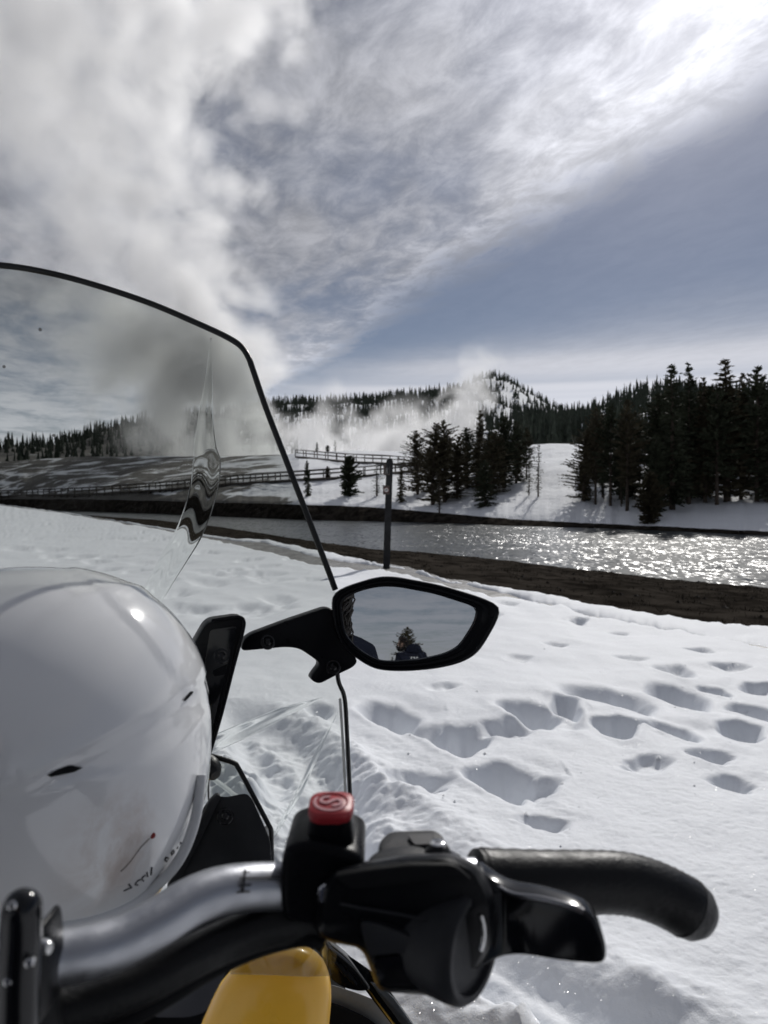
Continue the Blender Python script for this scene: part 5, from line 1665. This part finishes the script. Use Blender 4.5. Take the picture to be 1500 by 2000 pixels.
def tuft_shell(name, c, r, n, mat, parent, loc, seed, zlo=-.2, fwd=None, ln=.05, cut=.25):
    """short hair: many small overlapping locks over the skull"""
    q_ = random.Random(seed); V, F = [], []
    while n > 0:
        d = Vector((q_.gauss(0, 1), q_.gauss(0, 1), q_.gauss(0, 1))).normalized()
        if d.z < zlo or (fwd is not None and d.dot(fwd) > cut): continue
        n -= 1
        p = Vector(c) + Vector((d.x * r[0], d.y * r[1], d.z * r[2])); t = (d.cross(Vector((q_.uniform(-1, 1), q_.uniform(-1, 1), .2)))).normalized() * .6 + d * .5 - UP * .5
        s = d.cross(t).normalized() * ln * .3; k = len(V)
        V += [tuple(p - s), tuple(p + s), tuple(p + t * ln + s * .3), tuple(p + t * ln * .5 + d * ln * .25)]
        F += [(k, k + 1, k + 3), (k + 1, k + 2, k + 3), (k + 2, k, k + 3)]
    o = mesh(name, V, F, mat, None, smooth=False); link_abs(o, parent, loc)
    return o


tuft_shell('hair', hc + Vector((.01, 0, .01)), (.10, .085, .12), 500, M_HAIR, man, px0, 3, -.35, Vector((-.93, -.25, -.1)), .045, .55)
tuft_shell('beard', hc + Vector((-.03, -.01, -.06)), (.085, .075, .075), 200, M_HAIR, man, px0, 4, -1.0, Vector((0, 0, 1)), .04, .0)
hd_l = []
for k, (rx_, ry2, z, oy) in enumerate(((.17, .12, 1.47, .03), (.18, .13, 1.53, .05), (.15, .12, 1.60, .07), (.10, .09, 1.64, .09))):
    hd_l.append([px0 + Vector((.03 + rx_ * math.cos(a), oy + ry2 * math.sin(a), z + .02 * math.sin(a))) for a in [2 * math.pi * i / 24 for i in range(24)]])
hood = loft('hood', hd_l, M_JACK, None); link_abs(hood, man, px0)
pp = tube('piping', [px0 + Vector((-.25 + .5 * k / 12, .165 - .10 * ((k - 6) / 6) ** 2, 1.26 + .10 * math.sin(math.pi * k / 12 * .8))) for k in range(13)], .008, M_GREYJ, None, 6); link_abs(pp, man, px0)
V, F = [], []
for (x, w, sh) in ((-.055, .045, .01), (0, .04, -.012), (.055, .045, .012)):
    bar(V, F, px0 + Vector((.02 + x - sh, .205, 1.355)), px0 + Vector((.02 + x + sh, .205, 1.405)), w * .55, .01)
    bar(V, F, px0 + Vector((.02 + x - w / 2, .206, 1.39)), px0 + Vector((.02 + x + w / 2, .206, 1.395)), .016, .01)
lg = mesh('logo', V, F, M_WHITE, None, smooth=False); link_abs(lg, man, px0)
for sg in (-1, 1):
    g = empty('glove', px0); link_abs(g, man, px0)
    for k in range(5):
        a = px0 + Vector((sg * .26 + (k - 2) * .016 * .6, -.20 - (k == 0) * .02, .85)); ln = (.05, .085, .095, .088, .068)[k]
        f_ = tube('finger', [a, a + Vector((0, -.01, -ln * .5)), a + Vector((0, .005, -ln))], [.013, .012, .010], M_PANT, None, 8, (False, True)); link_abs(f_, g, px0)

# whoever holds the camera: long dark hair and a dark jacket at the mirror's inner edge
p0 = Vector((-.135, -.34, 0))
me_ = empty('person', p0 + Vector((0, 0, .62)), label='person with long dark curly hair and dark jacket, sitting behind the handlebar', cat='person')
J = lambda x, y, z, *r: (p0.x + x, p0.y + y, z, *r)
joints = [J(0, -.05, .70, .16, .14), J(0, -.03, .90, .17, .13), J(0, 0, 1.08, .19, .13), J(0, .02, 1.20, .07), J(0, .03, 1.27, .06),
          J(-.11, 0, .68, .10), J(-.22, .38, .70, .075), J(-.24, .34, .32, .06), J(-.24, .44, .28, .05),
          J(.11, 0, .68, .10), J(.10, .34, .70, .075), J(.13, .26, .32, .06), J(.13, .36, .28, .05),
          J(-.21, 0, 1.08, .075), J(-.27, .04, .84, .06), J(-.22, .24, .78, .045), J(-.20, .30, .77, .038),
          J(.18, 0, 1.07, .075), J(.22, .02, .84, .06), J(.16, .22, .78, .045), J(.14, .27, .77, .038)]
skin_body('body', joints, edges, M_PANT, me_, me_.location)
jj = [J(0, -.05, .70, .19, .17), J(0, -.03, .92, .20, .16), J(0, 0, 1.09, .20, .14), J(0, .02, 1.19, .10), J(-.22, 0, 1.09, .09), J(-.28, .04, .84, .08), J(-.23, .22, .78, .065), J(.175, 0, 1.08, .085), J(.22, .02, .84, .08), J(.17, .20, .78, .065)]
skin_body('jacket', jj, [(0, 1), (1, 2), (2, 3), (2, 4), (4, 5), (5, 6), (2, 7), (7, 8), (8, 9)], M_JACK, me_, me_.location)
hc2 = p0 + Vector((.02, .06, 1.36))
head(hc2, (.15, 1, -.1), .225, me_, me_.location, [M_SKIN])
q_ = random.Random(8)
tuft_shell('hair', hc2 + Vector((0, -.015, .015)), (.10, .11, .125), 600, M_HAIR, me_, me_.location, 9, -.6, Vector((.15, 1, -.2)), .05, .5)
V, F = [], []
for k in range(110):
    a = q_.uniform(-2.9, .1) if q_.random() < .6 else q_.uniform(-.35, .45)
    st = hc2 + Vector((math.cos(a) * .095, math.sin(a) * .10, q_.uniform(-.03, .09)))
    out_ = Vector((math.cos(a), math.sin(a), 0)); L = q_.uniform(.18, .32); w_ = q_.uniform(.004, .022); ph = q_.uniform(0, 6); fq = q_.uniform(5, 19)
    pts = [st + out_ * (.015 + .035 * math.sin(min(1, t_ * 1.6) * 1.5)) * (1 - .4 * t_) + Vector((w_ * math.cos(ph + t_ * fq), w_ * math.sin(ph + t_ * fq), -L * t_)) for t_ in [i / 11 for i in range(12)]]
    for L_ in [tube_loops(pts, [.0042 * (1 - .7 * i / 11) for i in range(12)], 5)]:
        b = len(V)
        for lp in L_: V += [tuple(p) for p in lp]
        for i in range(11):
            for j in range(5): F.append((b + i * 5 + j, b + i * 5 + (j + 1) % 5, b + (i + 1) * 5 + (j + 1) % 5, b + (i + 1) * 5 + j))
hh = mesh('curls', V, F, M_HAIR, None); link_abs(hh, me_, me_.location)

# trees behind the camera that the mirror shows
tree((8.5, -60, 0), 5.1, 'pine', 'ragged pine behind the hooded person in the mirror', 'trees seen in the mirror', 1.35)
tree((7.35, -62, 0), 2.7, 'spire', 'small distant conifer low in the mirror, left of the hooded person', 'trees seen in the mirror', 1.2)

# ------------------------------------------------------------------ the rest of the sled, below and beside the frame
SIDE = Vector((SLED.y, -SLED.x, 0))                       # to the sled's right
AX0 = Vector((-.14, .27, 0))                              # a point on its centre line, at the handlebar post


def sec(s, w, z0_, z1_, r=.06, sk=.8):
    c0 = AX0 + SLED * s
    return resample(round_poly([c0 - SIDE * w + UP * z0_, c0 - SIDE * w * sk + UP * z1_, c0 + SIDE * w * sk + UP * z1_, c0 + SIDE * w + UP * z0_], r, 5), 40)


loft('hood', [sec(.66, .33, .22, .44), sec(.74, .34, .20, .47), sec(.88, .34, .18, .44), sec(1.05, .32, .18, .38), sec(1.30, .26, .20, .31), sec(1.48, .14, .22, .27, .03)], M_YEL, sled, angle=50)
loft('belly_pan', [sec(.10, .30, .14, .40, .05, .95), sec(.5, .36, .10, .24, .05, .95), sec(1.0, .35, .10, .20, .04, .95), sec(1.40, .22, .14, .22, .03, .95)], M_BLKM, sled, angle=50)
loft('tunnel', [sec(-1.75, .20, .12, .40, .03, 1), sec(-.6, .20, .12, .44, .03, 1), sec(.12, .24, .12, .46, .03, 1)], M_GREYP, sled, angle=40)
loft('seat', [sec(-1.70, .15, .40, .56, .05, .85), sec(-1.2, .19, .42, .62, .06, .8), sec(-.6, .18, .44, .64, .06, .75), sec(-.15, .15, .46, .62, .06, .7), sec(.05, .11, .46, .60, .04, .6)], M_RUB, sled, angle=50)
loft('track', [sec(-1.95, .18, .02, .24, .08, 1), sec(-1.0, .18, -.02, .20, .06, 1), sec(.2, .18, -.02, .20, .06, 1), sec(.5, .18, .04, .24, .08, 1)], M_BLKM, sled, angle=40)
for sg in (-1, 1):
    c0 = AX0 + SIDE * sg * .44
    pts = [c0 + SLED * .45 + UP * .05, c0 + SLED * .8 + UP * .03, c0 + SLED * 1.2 + UP * .03, c0 + SLED * 1.36 + UP * .07, c0 + SLED * 1.45 + UP * .15]
    tube('ski', cr(pts, 5), .075, M_BLKM, sled, 12, (True, True), .16, (SIDE.x, SIDE.y, 0))
    tube('ski_leg', [c0 + SLED * .95 + UP * .05, AX0 + SIDE * sg * .36 + SLED * .92 + UP * .30], .022, M_GREYP, sled, 10)
    tube('suspension_arm', [c0 + SLED * .95 + UP * .16, AX0 + SIDE * sg * .2 + SLED * .80 + UP * .22], .014, M_YEL, sled, 10)
    plate('running_board', [AX0 + SIDE * sg * .20 + SLED * -1.5 + UP * .30, AX0 + SIDE * sg * .40 + SLED * -1.5 + UP * .30, AX0 + SIDE * sg * .40 + SLED * .15 + UP * .26, AX0 + SIDE * sg * .20 + SLED * .15 + UP * .26], (0, 0, -.02), M_GREYP, sled, .004, 1)
tube('steering_post', [P(20, 1885, .285) - UP * .01, AX0 + SLED * .10 + UP * .62], .018, M_BLKM, sled, 14)
b0 = bar_pts[0]; L_ = -SIDE
lb = cr([b0 + (bar_pts[0] - bar_pts[1]).normalized() * -.001, b0 + L_ * .06 + UP * .002, b0 + L_ * .12 + UP * .022, b0 + L_ * .18 + UP * .034, b0 + L_ * .24 + UP * .036 - SLED * .01, b0 + L_ * .38 + UP * .030 - SLED * .035], 6)
tube('handlebar', lb, .0111, M_ALU, sled, 24, (False, True), angle=None)
tube('grip', lb[-10:], .0166, M_RUB, sled, 24, (False, True), angle=None)
plate('brake_lever', round_poly([lb[-14] + SLED * .03, lb[-12] + SLED * .055, lb[-2] + SLED * .05, lb[-2] + SLED * .035, lb[-12] + SLED * .035], .006, 3), (0, 0, -.010), M_GLOSS, sled, .002, 2)
LEFT = [(-450, 560), (-444, 760), (-436, 1000), (-426, 1350), (-412, 1860)]
tube('edge_trim', cr(pix([(a, b_, ws_d(a, b_) - .001) for a, b_ in LEFT], 0), 6), .0034, M_RUB, ws, 10)
# the helmet's dark eye opening, turned towards the windshield, and its padded neck opening
V, F = [], []
for j in range(9):
    for i in range(25):
        ph = R(-70 + 140 * i / 24); el = R(-26 + 44 * j / 8)
        dv = Vector((math.sin(ph) * math.cos(el), math.cos(ph) * math.cos(el), math.sin(el)))
        V.append(HC + HX * (dv.x * RX * 1.006) + HD * (dv.y * RD * 1.01) + HU * (dv.z * RU * 1.03))
for j in range(8):
    for i in range(24): F.append((j * 25 + i, j * 25 + i + 1, (j + 1) * 25 + i + 1, (j + 1) * 25 + i))
mesh('visor', V, F, M_GLOSS, helm)
lathe('neck_opening', HC - HU * RB * 1.0, -UP, [(-.02, .10), (0, .105), (.006, .098), (.006, .085), (-.03, .08), (-.03, 0)], M_RUB, helm, 32)
